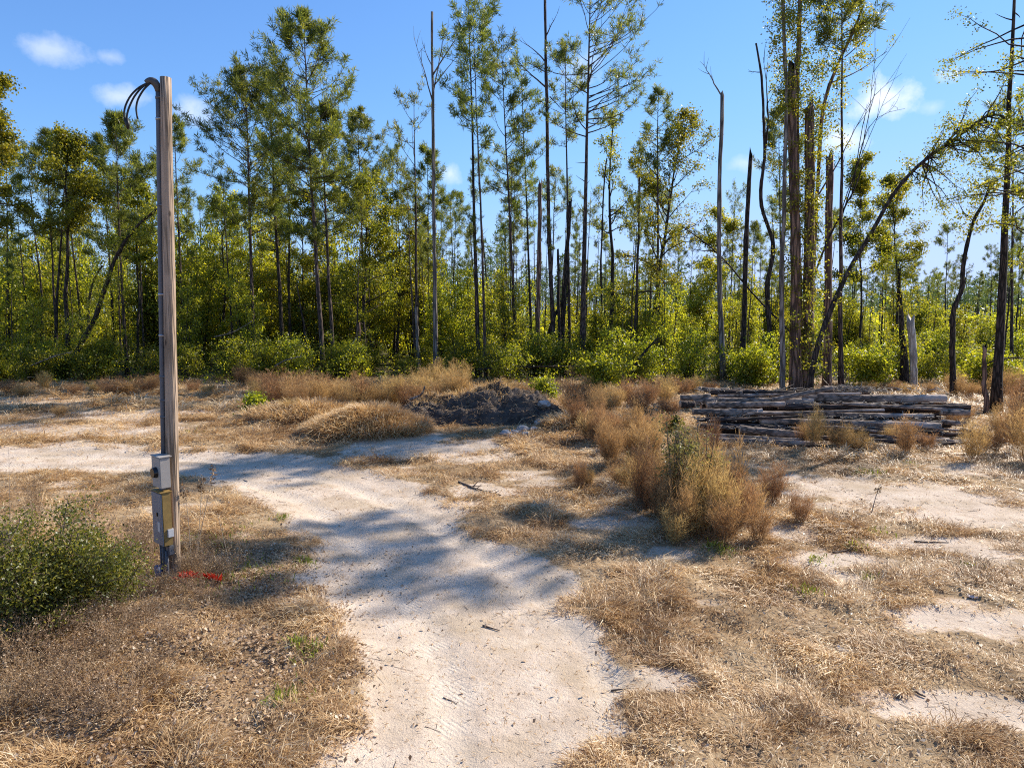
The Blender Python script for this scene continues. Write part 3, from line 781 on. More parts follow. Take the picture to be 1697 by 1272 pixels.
dead_tree('dead_tree', [(1198, 642), (1193, 400), (1197, 160)], 36, 8.5, 6, 'tall pale grey snag topped by one crooked limb bent to the left', 'bark_grey',
          limbs=[((1197, 160), (1174, 120), (1167, 108), (1160, 102), 2.8)], jag=.3, seed=9, ph='the pale grey snag')
dead_tree('broken_snag', [(1230, 632), (1237, 400), (1243, 270)], 38, 9, 6.5, 'dark snapped snag between the pale snag and the crooked dead tree', 'bark_dark', jag=.9, seed=10, ph='the dark snapped snag')
dead_tree('dead_tree', [(1282, 625), (1276, 520), (1273, 472), (1286, 415), (1280, 385), (1262, 345), (1261, 310), (1268, 255), (1265, 190), (1262, 120), (1253, 72)], 37, 9, 3, 'snaking bare dead tree left of the clustered brown trunks', 'bark_dark',
          limbs=[((1268, 250), (1275, 200), (1270, 130), (1265, 95), 4), ((1263, 120), (1240, 119), 1.8), ((1264, 280), (1258, 275), 1.5), ((1283, 400), (1279, 345), 2)], seed=11, wob=.015, n=44, ph='the snaking dead tree')
dead_tree('broken_snag', [(1297, 640), (1296, 400), (1305, 160), (1297, -10)], 29, 8, 5, 'outer left trunk of the brown cluster, grey and slightly curved', 'bark_grey', seed=12, vine=(.70, 1, 70, .34, 'leaf_yellow', 26))
dead_tree('broken_snag', [(1318, 642), (1316, 400), (1312, 156)], 29.3, 18, 14, 'thickest reddish trunk of the brown cluster, snapped at an angle', 'bark_red', jag=2.0, seed=13, vine=(.02, .85, 110, .42, 'leaf_yellow', 26), rough=.06, ph='the thick reddish trunk')
dead_tree('broken_snag', [(1327, 640), (1322, 400), (1320, 150), (1326, -40)], 30, 8, 6, 'slim brown trunk right behind the thickest reddish one, reaching higher', 'bark_red', seed=14, vine=(.66, 1, 110, .5, 'leaf_yellow', 28))
dead_tree('broken_snag', [(1336, 640), (1340, 400), (1341, 182)], 29.6, 18, 14, 'second thick reddish trunk of the brown cluster, flat-topped, vine covered', 'bark_red', jag=1.0, seed=15, vine=(.05, 1, 150, .42, 'leaf_yellow', 26), rough=.06)
dead_tree('dead_tree', [(1342, 640), (1350, 400), (1362, 180), (1385, 110), (1412, 66), (1430, 10)], 30.3, 8, 4, 'curving brown trunk of the cluster sweeping right at its top', 'bark_red',
          limbs=[((1352, 330), (1390, 270), (1425, 200), (1440, 170), 3), ((1372, 140), (1420, 120), (1470, 85), 2.4), ((1400, 95), (1440, 60), (1456, 45), 2)], seed=16, vine=(.6, 1, 130, .6, 'leaf_yellow', 26), wob=.02)
dead_tree('broken_snag', [(1370, 640), (1374, 400), (1375, 262)], 31.5, 12.5, 11, 'stout brown flat-topped snag left of the straight black-barked pine', 'bark_red', jag=.35, seed=17, rough=.05, ph='the stout flat-topped snag')
dead_tree('dead_tree', [(1312, 625), (1345, 470), (1372, 400), (1425, 300), (1430, 270)], 30.6, 5, 2, 'thin bent stem with naked twigs spraying right below the cloud', 'bark_dark',
          limbs=[((1395, 360), (1440, 200), (1445, 130), (1452, 80), 2.2), ((1400, 345), (1440, 190), (1500, 180), 2), ((1410, 330), (1435, 160), (1495, 122), 1.9), ((1390, 365), (1410, 300), (1475, 145), 1.8)], seed=18, wob=.02)
# trunk leaning right with leafy top
def leaning():
    rg = np.random.RandomState(77)
    px = [(1336, 640), (1352, 575), (1380, 505), (1410, 440), (1440, 396), (1478, 322), (1530, 264), (1575, 238), (1612, 207), (1648, 185)]
    Y = 24; m = Y / F
    pts = [aty(u, v, Y) for u, v in px]
    pts[0][2] = g1(pts[0][0], Y) - .05
    P = bend_path(pts[0], pts[-1], 30, .01, rg, pts[1:-1])
    wood, fol = Acc(), Acc()
    wood.tube(P, np.linspace(11, 3.5, 30) * m * .5, 8)
    C = []
    for i in range(60):
        f = rg.uniform(.70, 1.0)
        B = limb(rg, along(P, f), rg.uniform(-1.2, 1.2) * 1.4, rg.uniform(-.9, 1.0), rg.uniform(.6, 2.3), 5, up=-.1, jit=.2)
        wood.tube(B, np.linspace(.028, .006, 5), 4, cap=False)
        C += [B[-1], B[3]] + ([B[2]] if rg.rand() < .5 else [])
    for u, v in ((1480, 320), (1400, 450), (1440, 385), (1350, 560), (1345, 520)):
        q = aty(u, v, Y)
        for _ in range(5): C.append(q + rg.normal(0, .35, 3))
    leaf_cloud(fol, rg, C, .23, 30, .08, .028, 0, .4)
    o = tree_obj('leaning_tree', (wood, fol), (M['bark_dark'], M['leaf_yellow']), P[0])
    tag(o, 'long arching trunk leaning right above the log pile, leafy only at its far end', 'tree')
leaning(); LAND.append((1340, 'the arching trunk'))
def right_canopy():
    # a leafy tree whose foliage fills the right edge round the thick pine
    rg = np.random.RandomState(78); Y = 23; m = Y / F
    P = trunk_path(1735, 700, 1700, 40, Y, 12, .1, rg)
    wood, fol = Acc(), Acc(); wood.tube(P, np.linspace(.16, .05, 12), 7); C = []
    for i in range(46):
        f = rg.uniform(.45, 1.0); q = along(P, f)
        B = limb(rg, q, math.pi + rg.normal(0, .9), rg.uniform(-.3, .6), rg.uniform(.8, 2.9), 6, up=-.2, jit=.18)
        wood.tube(B, np.linspace(.03, .006, 6), 4, cap=False); C += [B[-1], B[4], B[3]]
    leaf_cloud(fol, rg, C, .24, 34, .08, .028, 0, .4)
    o = tree_obj('broadleaf_tree', (wood, fol), (M['bark_dark'], M['leaf_yellow']), P[0])
    tag(o, 'yellow-leaved tree spreading in from the right edge around the thick dark pine', 'tree')
right_canopy()
dead_tree('dead_tree', [(1579, 650), (1578, 575), (1580, 510), (1596, 480), (1596, 430), (1612, 365), (1632, 335), (1642, 300)], 29, 10, 4, 'crooked black stem with a bent knee standing behind the right end of the log pile', 'bark_dark',
          limbs=[((1596, 478), (1603, 452), 4), ((1612, 365), (1590, 345), (1584, 300), 1.6)], seed=20, wob=.01, n=34, vine=(.78, 1.0, 40, .4, 'leaf_yellow', 22), ph='the crooked black stem')
dead_tree('broken_snag', [(1499, 637), (1494, 540), (1490, 462)], 34, 13, 5, 'dark split snag left of the white-topped one', 'bark_dark', jag=.8, seed=21, vine=(.3, 1.3, 60, .4, 'leaf_yellow', 26), ph='the dark split snag')
dead_tree('broken_snag', [(1515, 640), (1514, 580), (1509, 534)], 32.5, 10, 12, 'short pale snag with bare white wood behind the log pile', 'bark_white', jag=.5, seed=22, rough=.05, ph='the white snag')
dead_tree('broken_snag', [(1634, 690), (1633, 620), (1632, 580)], 24, 8, 6, 'low splintered stump tight against the thick right edge pine', 'bark_red', jag=.45, seed=23)
dead_tree('broken_snag', [(592, 615), (594, 580), (594, 540)], 40, 7, 6, 'low shaggy brown stump under the bright yellow-green trees', 'bark_red', jag=.5, seed=24, rough=.25)
dead_tree('broken_snag', [(693, 612), (691, 560), (690, 512)], 40.5, 6.5, 5.5, 'stub of pale-topped trunk left of the tall bare trunk', 'bark_grey', jag=.3, seed=25)
dead_tree('dead_tree', [(510, 600), (505, 540), (492, 470)], 41, 4, 2, 'thin bare curved stem left of the tallest full pine', 'bark_dark', seed=26)
dead_tree('leaning_tree', [(118, 600), (160, 525), (190, 430), (222, 378), (262, 345)], 37, 9, 4, 'dark leafy trunk leaning right toward the utility pole', 'bark_dark', seed=27, vine=(.1, 1, 120, .5, 'leaf_green', 26), wob=.02)
dead_tree('leaning_tree', [(140, 600), (152, 470), (170, 440)], 38.5, 6, 3, 'shorter dark stem beside the right-leaning leafy trunk', 'bark_dark', seed=28, vine=(.2, 1, 60, .5, 'leaf_green', 26))

# ---------------------------------------------------------------- the wood behind: pines and saplings as copies
def ordinal(i):
    w = ['first', 'second', 'third', 'fourth', 'fifth', 'sixth', 'seventh', 'eighth', 'ninth', 'tenth', 'eleventh', 'twelfth', 'thirteenth', 'fourteenth', 'fifteenth', 'sixteenth', 'seventeenth', 'eighteenth', 'nineteenth', 'twentieth']
    t = {20: 'twenty', 30: 'thirty', 40: 'forty', 50: 'fifty', 60: 'sixty'}
    return w[i] if i < 20 else (t[(i + 1) // 10 * 10] + ('-' + w[(i + 1) % 10 - 1] if (i + 1) % 10 else 'th')).replace('tyth', 'tieth')
MARKS = [(-400, 'the left edge'), (12, 'the leftmost thin pine'), (106, 'the yellow oak'), (211, 'the round-topped pine'), (275, 'the utility pole'), (422, 'the broad round pine'), (536, 'the tallest full pine'),
         (612, 'the compact pine'), (722, 'the tall bare trunk'), (800, 'the close pine pair'), (890, 'the snapped brown snag'), (966, 'the thick pine'), (1092, 'the straight dark pine'), (1197, 'the pale grey snag'),
         (1280, 'the snaking dead tree'), (1372, 'the stout flat-topped snag'), (1498, 'the dark split snag'), (1580, 'the crooked black stem'), (1655, 'the thick right pine'), (2200, 'the right edge')]
def relabel(items, what):
    """items: (screen u, object); give each its own place between the trees one can find"""
    items = sorted(items, key=lambda t: t[0])
    for (a, pa), (b, pb) in zip(MARKS[:-1], MARKS[1:]):
        grp = [o for u, o in items if a <= u < b]
        for k, o in enumerate(grp):
            pos = f'{ordinal(k)} from left ' if len(grp) > 1 else ''
            if pb == 'the right edge': o['label'] = f'{what}, {pos}right of {pa}'
            elif pa == 'the left edge': o['label'] = f'{what}, {pos}left of {pb}'
            else: o['label'] = f'{what}, {pos}between {pa} and {pb}'

def protos():
    pool = {'pine': [], 'sap': [], 'low': []}
    for i in range(9):
        rg = np.random.RandomState(700 + i)
        H = 15.0
        P = bend_path((0, 0, -.1), (rg.normal(0, .4), rg.normal(0, .4), H), 10, .10, rg)
        cb = rg.uniform(.5, .72)
        geo = pine_geo(rg, P, .10, cb, rg.uniform(1.3, 2.3), 24, .6 + .3 * rg.rand(), .5, 8, prof=['round', 'flat', 'round', 'cone'][i % 4], nb=11)
        pool['pine'].append(tree_obj('pine_tree', geo, (M['bark_pine'] if i % 2 else M['bark_dark'], M['needle'])))
    pool['tall'] = []
    for i in range(7):
        rg = np.random.RandomState(760 + i)
        P = bend_path((0, 0, -.1), (rg.normal(0, .5), rg.normal(0, .5), 15.0), 10, .09, rg)
        geo = pine_geo(rg, P, .125, rg.uniform(.72, .84), rg.uniform(1.2, 2.0), 15, .45 + .4 * rg.rand(), .5, 14, prof=['round', 'flat'][i % 2], nb=13)
        pool['tall'].append(tree_obj('pine_tree', geo, (M['bark_dark'] if i % 3 else M['bark_pine'], M['needle'])))
    for i in range(7):
        rg = np.random.RandomState(800 + i)
        geo = bush_geo(rg, 6.0, 2.0, 7, 110, 26, .13, .046, .45, .33)
        pool['sap'].append(tree_obj('sapling', geo, (M['bark_dark'], M['leaf_green' if i % 7 not in (2, 5) else 'leaf_yellow'])))
    for i in range(6):
        rg = np.random.RandomState(850 + i)
        geo = bush_geo(rg, 2.2, 1.7, 9, 80, 20, .10, .035, .3, .30, .02)
        pool['low'].append(tree_obj('shrub', geo, (M['bark_dark'], M['leaf_green' if i % 3 else 'leaf_yellow'])))
    return pool
POOL = protos(); USED = set()
def place(kind, i, x, y, s, rz, sz=1.0):
    p = POOL[kind][i % len(POOL[kind])]
    o = p if p.name not in USED else copy_tree(p)
    USED.add(p.name)
    o.location = (x, y, g1(x, y) - .03); o.rotation_euler = (0, 0, rz); o.scale = (s, s, s * sz)
    return o

def topv_limit(u):
    return np.interp(u, [0, 120, 260, 330, 480, 640, 700, 760, 900, 960, 1060, 1180, 1230, 1300, 1400, 1500, 1560, 1697],
                        [300, 265, 250, 270, 280, 260, 330, 320, 300, 370, 320, 340, 370, 330, 330, 380, 430, 400])
def sap_limit(u):
    return np.interp(u, [0, 200, 330, 560, 660, 760, 900, 1060, 1160, 1300, 1400, 1500, 1600, 1697], [430, 430, 400, 370, 380, 440, 455, 450, 440, 450, 455, 470, 490, 500])

def forest():
    rg = np.random.RandomState(9)
    pines, saps, lows = [], [], []
    for i in range(96):
        Y = rg.uniform(46, 90); u = rg.uniform(-120, 1820)
        lim = topv_limit(np.clip(u, 0, 1697)) + rg.uniform(-10, 130)
        top = aty(u, lim, Y); H = np.clip(top[2], 8, 19)
        o = place('pine', i, top[0], Y, H / 15.0, rg.uniform(0, 6.28)); o.scale = (H / 15 * rg.uniform(.75, 1.1),) * 2 + (H / 15,)
        pines.append((u, o))
    for i in range(76):
        Y = rg.uniform(37.5, 58); u = rg.uniform(-100, 1800)
        lim = topv_limit(np.clip(u, 0, 1697)) + rg.choice([rg.uniform(-60, 30), rg.uniform(0, 160)])
        top = aty(u, lim, Y); H = np.clip(top[2], 6, 18)
        o = place('tall', i, top[0], Y, 1, rg.uniform(0, 6.28)); o.scale = (H / 15 * rg.uniform(.7, 1.0),) * 2 + (H / 15,)
        pines.append((u, o))
    for i in range(120):
        u = rg.uniform(-120, 1820); Y = rg.uniform(39, 62)
        lim = sap_limit(np.clip(u, 0, 1697)) + rg.uniform(-15, 80)
        top = aty(u, lim, Y); H = np.clip(top[2], 2.5, 11)
        o = place('sap', i, top[0], Y, H / 6.0, rg.uniform(0, 6.28)); o.scale = (np.clip(H / 6 * rg.uniform(.7, 1.1), .5, 1.35),) * 2 + (H / 6,)
        saps.append((u, o))
    for i in range(46):
        u = rg.uniform(-60, 720); Y = rg.uniform(46, 74)
        top = aty(u, np.interp(u, [0, 300, 700], [345, 330, 370]) + rg.uniform(0, 90), Y); H = np.clip(top[2], 5, 13)
        o = place('sap', i, top[0], Y, 1, rg.uniform(0, 6.28)); o.scale = (rg.uniform(1.0, 1.5),) * 2 + (H / 6,); saps.append((u, o))
    for i in range(80):
        u = rg.uniform(-100, 1800); Y = rg.uniform(34.5, 42)
        if u > 420 and u < 760: Y = max(Y, 36)
        s = rg.uniform(.55, 1.25)
        x = aty(u, 600, Y)[0]
        o = place('low', i, x, Y, s, rg.uniform(0, 6.28))
        lows.append((pix((x, Y, 0))[0], o))
    for u, o in pines: tag(o, None, 'pine tree', 'slim pines inside the wood')
    for u, o in saps: tag(o, None, 'sapling', 'leafy saplings filling the wood edge')
    for u, o in lows: tag(o, None, 'shrub', 'low green shrubs along the wood edge')
    relabel(pines, 'slim inner pine'); relabel(saps, 'leafy sapling thicket'); relabel(lows, 'low green shrub')
forest()

def far_forest():
    rg = np.random.RandomState(12)
    wood, fol = Acc(), Acc()
    n = 1500
    Y = rg.uniform(85, 260, n) ; X = rg.uniform(-.95, .95, n) * Y * .95
    for x, y in zip(X, Y):
        H = rg.uniform(8, 14.5) * (1.15 if x < 0 else (.95 if x < .25 * y else .72))
        b = np.array([x, y, -.1]); t = np.array([x + rg.normal(0, .3), y, H])
        wood.tube(np.array([b, (b + t) / 2, t]), [.11, .08, .03], 4, cap=False)
        k = 34
        f = rg.uniform(.5, 1.0, k); sp = 1.6 * np.sin(np.pi * (.15 + .8 * (f - .5) * 2)) * rg.uniform(.3, 1, k)
        a = rg.uniform(0, 6.28, k)
        C = b + (t - b) * f[:, None] + np.stack([np.cos(a) * sp, np.sin(a) * sp, .2 * sp], 1)
        needles(fol, rg, C, np.tile([0, 0, .6], (k, 1)), 6, .55, .06, 1)
    # leafy under-storey between
    m = 2600
    y = rg.uniform(62, 230, m); x = rg.uniform(-.9, .9, m) * y
    C = np.stack([x, y, rg.rand(m) ** 1.3 * 4.2], 1)
    C = np.repeat(C, 3, 0) + rg.normal(0, 1.0, (m * 3, 3)) * np.array([1, 1, .5]); C[:, 2] = np.abs(C[:, 2])
    leaf_cloud(fol, rg, C, .8, 16, .34, .13, 2, .5)
    fol.V = [np.concatenate(fol.V)] ; fol.L = [np.concatenate(fol.L)]; fol.T = [np.concatenate(fol.T)]; fol.M = [np.concatenate(fol.M)]; fol.R = [np.concatenate(fol.R)]
    wood.add(fol.V[0], fol.L[0], fol.T[0], 1, fol.R[0]); wood.M[-1] = fol.M[0]
    o = wood.build('far_forest', [M['bark_dark'], M['needle_far'], M['leaf_green']])
    tag(o, kind='stuff')
far_forest()

def undergrowth():
    rg = np.random.RandomState(14); a = Acc()
    m = 2400
    y = rg.uniform(34, 62, m); x = rg.uniform(-.85, .85, m) * y
    C = np.stack([x, y, np.zeros(m)], 1); C[:, 2] = gz(x, y) + rg.rand(m) ** 1.5 * 1.3
    leaf_cloud(a, rg, C, .4, 16, .13, .046, 0, .45)
    tag(a.build('undergrowth', [M['leaf_green']]), kind='stuff')
undergrowth()

# ---------------------------------------------------------------- dried feathery bushes
PL = []
for i in range(7):
    rg = np.random.RandomState(900 + i)
    st, fl = plume_geo(rg, 1.5, .5 + .07 * (i % 3), 23 + 4 * (i % 3), 60)
    r = empty('dry_bush'); st.build('stems', M['fennel_stem'], r); fl.build('plume', M['fennel'], r)
    PL.append(r)
for r in PL:
    for c in r.children:
        if c.name.startswith('stems'): c.name = 'stem'
PUSED = set()
def plume(i, u, vb, vt, wpx, rz):
    p0 = at(u, vb); x, y = p0[0], p0[1]; z = g1(x, y)
    h = max(.25, aty(u, vt, y)[2] - z)
    p = PL[i % len(PL)]
    o = p if p.name not in PUSED else copy_tree(p)
    PUSED.add(p.name)
    sx = wpx * y / F / 1.05
    o.location = (x, y, z - .02); o.rotation_euler = (0, 0, rz); o.scale = (sx, sx, h / 1.5)
    return o
def bushes():
    rg = np.random.RandomState(21)
    G = {}
    def add(g, desc, lst):
        for u, vb, vt, w in lst:
            o = plume(rg.randint(0, 99), u, vb, vt, w, rg.uniform(0, 6.28))
            G.setdefault((g, desc), []).append((u, o))
    belt = []
    for u in np.arange(445, 785, 12):
        belt.append((u + rg.uniform(-8, 8), rg.uniform(655, 692), rg.uniform(604, 630), rg.uniform(42, 66)))
    belt += [(735, 660, 585, 46), (760, 655, 590, 40), (700, 655, 600, 40), (480, 700, 655, 40), (520, 668, 612, 50)]
    add('dry feathery bushes in the belt behind the straw mound', 'in the brown belt behind the straw mound', belt)
    left = [(75, 650, 610, 26), (40, 658, 632, 40), (20, 655, 625, 40), (125, 655, 628, 36), (190, 655, 622, 50), (210, 655, 625, 40), (245, 650, 615, 40), (255, 645, 620, 34), (345, 655, 628, 26), (400, 640, 600, 30), (425, 655, 615, 34), (320, 650, 625, 30), (98, 690, 668, 26), (415, 640, 610, 40), (160, 650, 630, 30)]
    add('dry bushes along the left wood edge', 'along the wood edge at left', left)
    mid = [(955, 698, 607, 56), (945, 690, 640, 40), (1000, 690, 640, 44), (1020, 680, 628, 40), (1045, 672, 622, 44), (1075, 675, 618, 46), (1100, 668, 618, 40), (1130, 655, 622, 40), (1150, 648, 620, 30), (985, 676, 630, 40), (1060, 690, 640, 40), (1110, 690, 650, 40), (855, 665, 628, 30), (880, 655, 632, 34), (1180, 650, 628, 24), (840, 655, 622, 30)]
    add('dry bushes between earth heap and log pile', 'between the dark earth heap and the log pile', mid)
    near = [(1003, 736, 672, 46), (1050, 745, 682, 64), (1075, 735, 670, 50), (1090, 720, 676, 44), (1048, 812, 745, 56), (1065, 838, 726, 60), (1030, 802, 752, 44), (960, 810, 752, 30), (975, 806, 765, 26), (1150, 862, 738, 66), (1180, 875, 756, 70), (1215, 880, 770, 70), (1200, 905, 800, 70), (1240, 868, 790, 56), (1130, 845, 712, 56), (1280, 838, 755, 44), (1165, 840, 720, 50), (1100, 870, 770, 50), (1120, 905, 830, 60), (1255, 900, 820, 50), (1325, 870, 800, 36)]
    for (ua, va), (ub, vb2), k in (((950, 700), (1060, 745), 6), ((1010, 740), (1085, 800), 6), ((1060, 800), (1130, 880), 6), ((1110, 840), (1250, 905), 9), ((1130, 780), (1230, 850), 4)):
        for _ in range(k):
            f, g = rg.rand(), rg.rand(); vv = va + (vb2 - va) * g; Yv = at(900, vv)[1]
            near.append((ua + (ub - ua) * f, vv, vv - rg.uniform(.75, 1.5) * F / Yv, rg.uniform(.45, .75) * F / Yv))
    add('dry bushes in the clump at the roadside', 'in the far row of the roadside clump', [q for q in near if q[1] < 790])
    add('dry bushes in the clump at the roadside', 'in the near row of the roadside clump', [q for q in near if q[1] >= 790])
    logs = [(1345, 742, 668, 40), (1332, 735, 690, 30), (1390, 742, 692, 36), (1422, 748, 702, 44), (1475, 735, 695, 30), (1502, 757, 682, 44), (1535, 745, 708, 34), (1580, 705, 668, 36), (1612, 768, 686, 50), (1640, 755, 690, 40), (1675, 752, 640, 50), (1692, 700, 622, 56), (1660, 735, 660, 44), (1705, 770, 660, 60), (1598, 700, 672, 30)]
    add('dry bushes in front of the log pile', 'growing along the front of the log pile', logs)
    back = [(1440, 648, 628, 30), (1475, 650, 626, 34), (1500, 652, 632, 34), (1545, 655, 630, 34), (1580, 655, 610, 34), (1600, 660, 622, 30), (1660, 665, 600, 44), (1690, 668, 606, 44), (1620, 655, 630, 30)]
    add('dry bushes behind the log pile', 'behind the right half of the log pile', back)
    for (g, desc), lst in G.items():
        lst.sort(key=lambda t: t[0])
        for k, (u, o) in enumerate(lst):
            tag(o, f'feathery tan dried bush, {ordinal(k)} from left {desc}', 'dry bush', g)
bushes()

# green shrubs out in the clearing
def shrub(u, vb, vt, wpx, lab, seed, mat='leaf_bush', nst=12, ncl=90, per=22, L=.055, w=.018, tone=.5, rad=.16, name='green_shrub', stem='twig'):
    rg = np.random.RandomState(seed)
    p = at(u, vb); x, y = p[0], p[1]; z = g1(x, y); h = aty(u, vt, y)[2] - z
    W = wpx * y / F * .5
    o = tree_obj(name, bush_geo(rg, h, W, nst, ncl, per, L, w, tone, rad, .05), (M[stem], M[mat]))
    o.location = (x, y, z)
    for c in o.children:
        if c.name.startswith('trunk'): c.name = 'stem'
        else: c.name = 'foliage'
    tag(o, lab, 'shrub')
    return o
shrub(75, 1062, 852, 300, 'big leafy green bush in the near left, dark inside', 31, nst=34, ncl=420, per=34, L=.031, w=.011, rad=.19, tone=.6)
shrub(185, 1020, 905, 150, 'lower right-hand mound of small leaves beside the big green bush', 32, nst=22, ncl=150, per=28, L=.029, w=.010, rad=.17, tone=.6)
shrub(-60, 1080, 905, 200, 'leafy bush half cut off by the left picture edge', 33, nst=20, ncl=200, per=32, L=.031, w=.011, rad=.18, tone=.6)
shrub(1124, 875, 698, 100, 'tall grey-green leafy shrub in the middle of the dry roadside clump', 34, 'leaf_grey', 16, 130, 16, .055, .014, .55, .17)
shrub(1158, 858, 715, 70, 'paler grey-green shrub on the right of the tall one in the roadside clump', 35, 'leaf_grey', 12, 60, 12, .05, .012, .7, .16)
shrub(1175, 820, 740, 60, 'light green low shrub beside the orange-topped stake', 36, 'leaf_grey', 10, 80, 18, .06, .018, .75, .14)
shrub(1110, 715, 690, 44, 'small green shrub at the left end of the log pile', 37, 'leaf_bush', 9, 60, 18, .08, .026, .7, .16)
shrub(423, 692, 652, 36, 'dark little green shrub alone on the sandy grass right of the utility pole', 38, 'leaf_green', 9, 70, 26, .10, .03, .2, .22)
shrub(905, 662, 628, 60, 'bright green shrub behind the top of the dark earth heap', 39, 'leaf_green', 9, 70, 20, .10, .032, .25, .3)
shrub(1105, 860, 790, 30, 'low spiky green plant at the foot of the roadside clump', 40, 'leaf_bush', 8, 40, 14, .07, .012, .4, .1)
shrub(1000, 645, 590, 100, 'bright green bush left of the drooping dark branches by the pines', 41, 'leaf_green', 10, 110, 28, .13, .045, .38, .42)
shrub(1445, 640, 585, 110, 'sunlit green bush behind the top log of the pile', 42, 'leaf_green', 10, 130, 28, .13, .045, .38, .42)
shrub(1250, 640, 580, 120, 'dark green bush behind the left half of the log pile', 43, 'leaf_green', 10, 140, 28, .13, .045, .3, .34)
shrub(1640, 645, 585, 110, 'green bush behind the thick right pine', 44, 'leaf_green', 10, 120, 28, .13, .045, .38, .42)
# brown brittle weeds
def weeds():
    rg = np.random.RandomState(51); lst = []
    spots = [(20, 900, 820, 60), (60, 870, 770, 40), (150, 900, 830, 60), (235, 905, 835, 50), (215, 930, 850, 60), (250, 960, 880, 50), (190, 1090, 1000, 90), (120, 1120, 1030, 100), (40, 1110, 1000, 100), (230, 1060, 985, 90), (200, 1190, 1095, 120), (150, 1170, 1090, 120), (280, 1080, 1010, 60), (330, 960, 880, 50), (370, 965, 890, 60), (310, 955, 900, 40), (100, 1180, 1090, 90), (5, 1040, 940, 60), (30, 1075, 960, 110), (75, 1090, 985, 110), (130, 1075, 985, 100), (175, 1060, 970, 90), (215, 1010, 920, 70), (240, 930, 850, 60), (60, 1160, 1060, 110), (10, 1130, 1030, 110), (265, 1000, 930, 70), (165, 1130, 1050, 100), (110, 1050, 940, 80), (250, 1130, 1060, 90), (310, 1000, 945, 60), (345, 1010, 965, 50), (20, 1190, 1100, 110)]
    P = []
    for k in range(4):
        r2 = np.random.RandomState(950 + k); st, lf = Acc(), Acc()
        for s in range(46):
            az = r2.uniform(0, 6.28)
            B = limb(r2, np.array([r2.normal(0, .14), r2.normal(0, .14), -.02]), az, r2.uniform(.7, 1.5), r2.uniform(.4, 1.0), 6, up=-.2, jit=.14)
            st.tube(B, np.linspace(.005, .0018, 6), 3, cap=False)
            for f in (.4, .55, .7, .85):
                sb = limb(r2, along(B, f), az + r2.uniform(-1.5, 1.5), r2.uniform(.2, 1.2), r2.uniform(.08, .3), 3, jit=.2)
                st.tube(sb, np.linspace(.0028, .0012, 3), 3, cap=False)
                leaf_cloud(lf, r2, [sb[-1], sb[1]], .06, 3, .03, .009, 0, .55)
        o = empty('dry_weed'); st.build('stem', M['weed'], o); lf.build('foliage', M['dead_leaf'], o); P.append(o)
    for k, (u, vb, vt, w) in enumerate(spots):
        p = at(u, vb); o = P[k] if k < 4 else copy_tree(P[k % 4])
        h = aty(u, vt, p[1])[2] - g1(p[0], p[1])
        o.location = (p[0], p[1], g1(p[0], p[1])); o.rotation_euler = (0, 0, rg.uniform(0, 6.28)); s = max(.2, h)
        o.scale = (w * p[1] / F * 1.1, w * p[1] / F * 1.1, s); lst.append((u, o))
    lst.sort(key=lambda t: t[0])
    for k, (u, o) in enumerate(lst): tag(o, f'brittle brown weed, {ordinal(k)} from left around the green bush and pole foot', 'dry weed', 'brittle weeds round the green bush')
weeds()
def stalk(path, Y, lab, seed, leaf=True, d=.006):
    rg = np.random.RandomState(seed); pts = [aty(u, v, Y) for u, v in path]; pts[0][2] = g1(pts[0][0], Y) - .02
    P = bend_path(pts[0], pts[-1], 10, .004, rg, pts[1:-1]); o = empty('weed_stalk', P[0]); a = Acc(); a.tube(P - P[0], np.linspace(d, d * .4, 10), 4)
    a.build('stem', M['twig_pale'], o)
    if leaf:
        b = Acc(); C = np.array([along(P, f) for f in np.linspace(.84, 1, 9)]) - P[0]
        leaf_cloud(b, rg, C, .028, 4, .06, .011, 0, .3); b.build('seed_head', M['dead_leaf'], o)
    tag(o, lab, 'weed stalk')
YS = at(330, 950)[1]
stalk([(322, 945), (328, 900), (344, 830), (355, 772)], YS, 'tallest withered stalk with a brown seed head right of the utility pole', 1)
stalk([(318, 945), (330, 880), (334, 800), (336, 790)], YS, 'withered stalk with drooping leaves between the pole and the tallest stalk', 2)
stalk([(318, 945), (314, 880), (308, 820), (300, 800)], YS, 'thin withered stalk leaning left against the pole', 3)
stalk([(14, 905), (17, 820), (14, 740)], at(14, 930)[1], 'thin bare stem standing at the left edge above the green bush', 4, False, .005)
stalk([(142, 880), (141, 830), (144, 800)], at(142, 900)[1], 'thin bare stem rising behind the middle of the green bush', 5, False, .005)
stalk([(1443, 850), (1450, 830), (1457, 806)], at(1443, 852)[1], 'small bent sapling stem on the white sand in front of the logs', 6, True, .012)
stalk([(385, 960), (372, 900), (360, 850)], YS, 'bare grey stalk slanting left, right of the other withered stalks', 7, False)

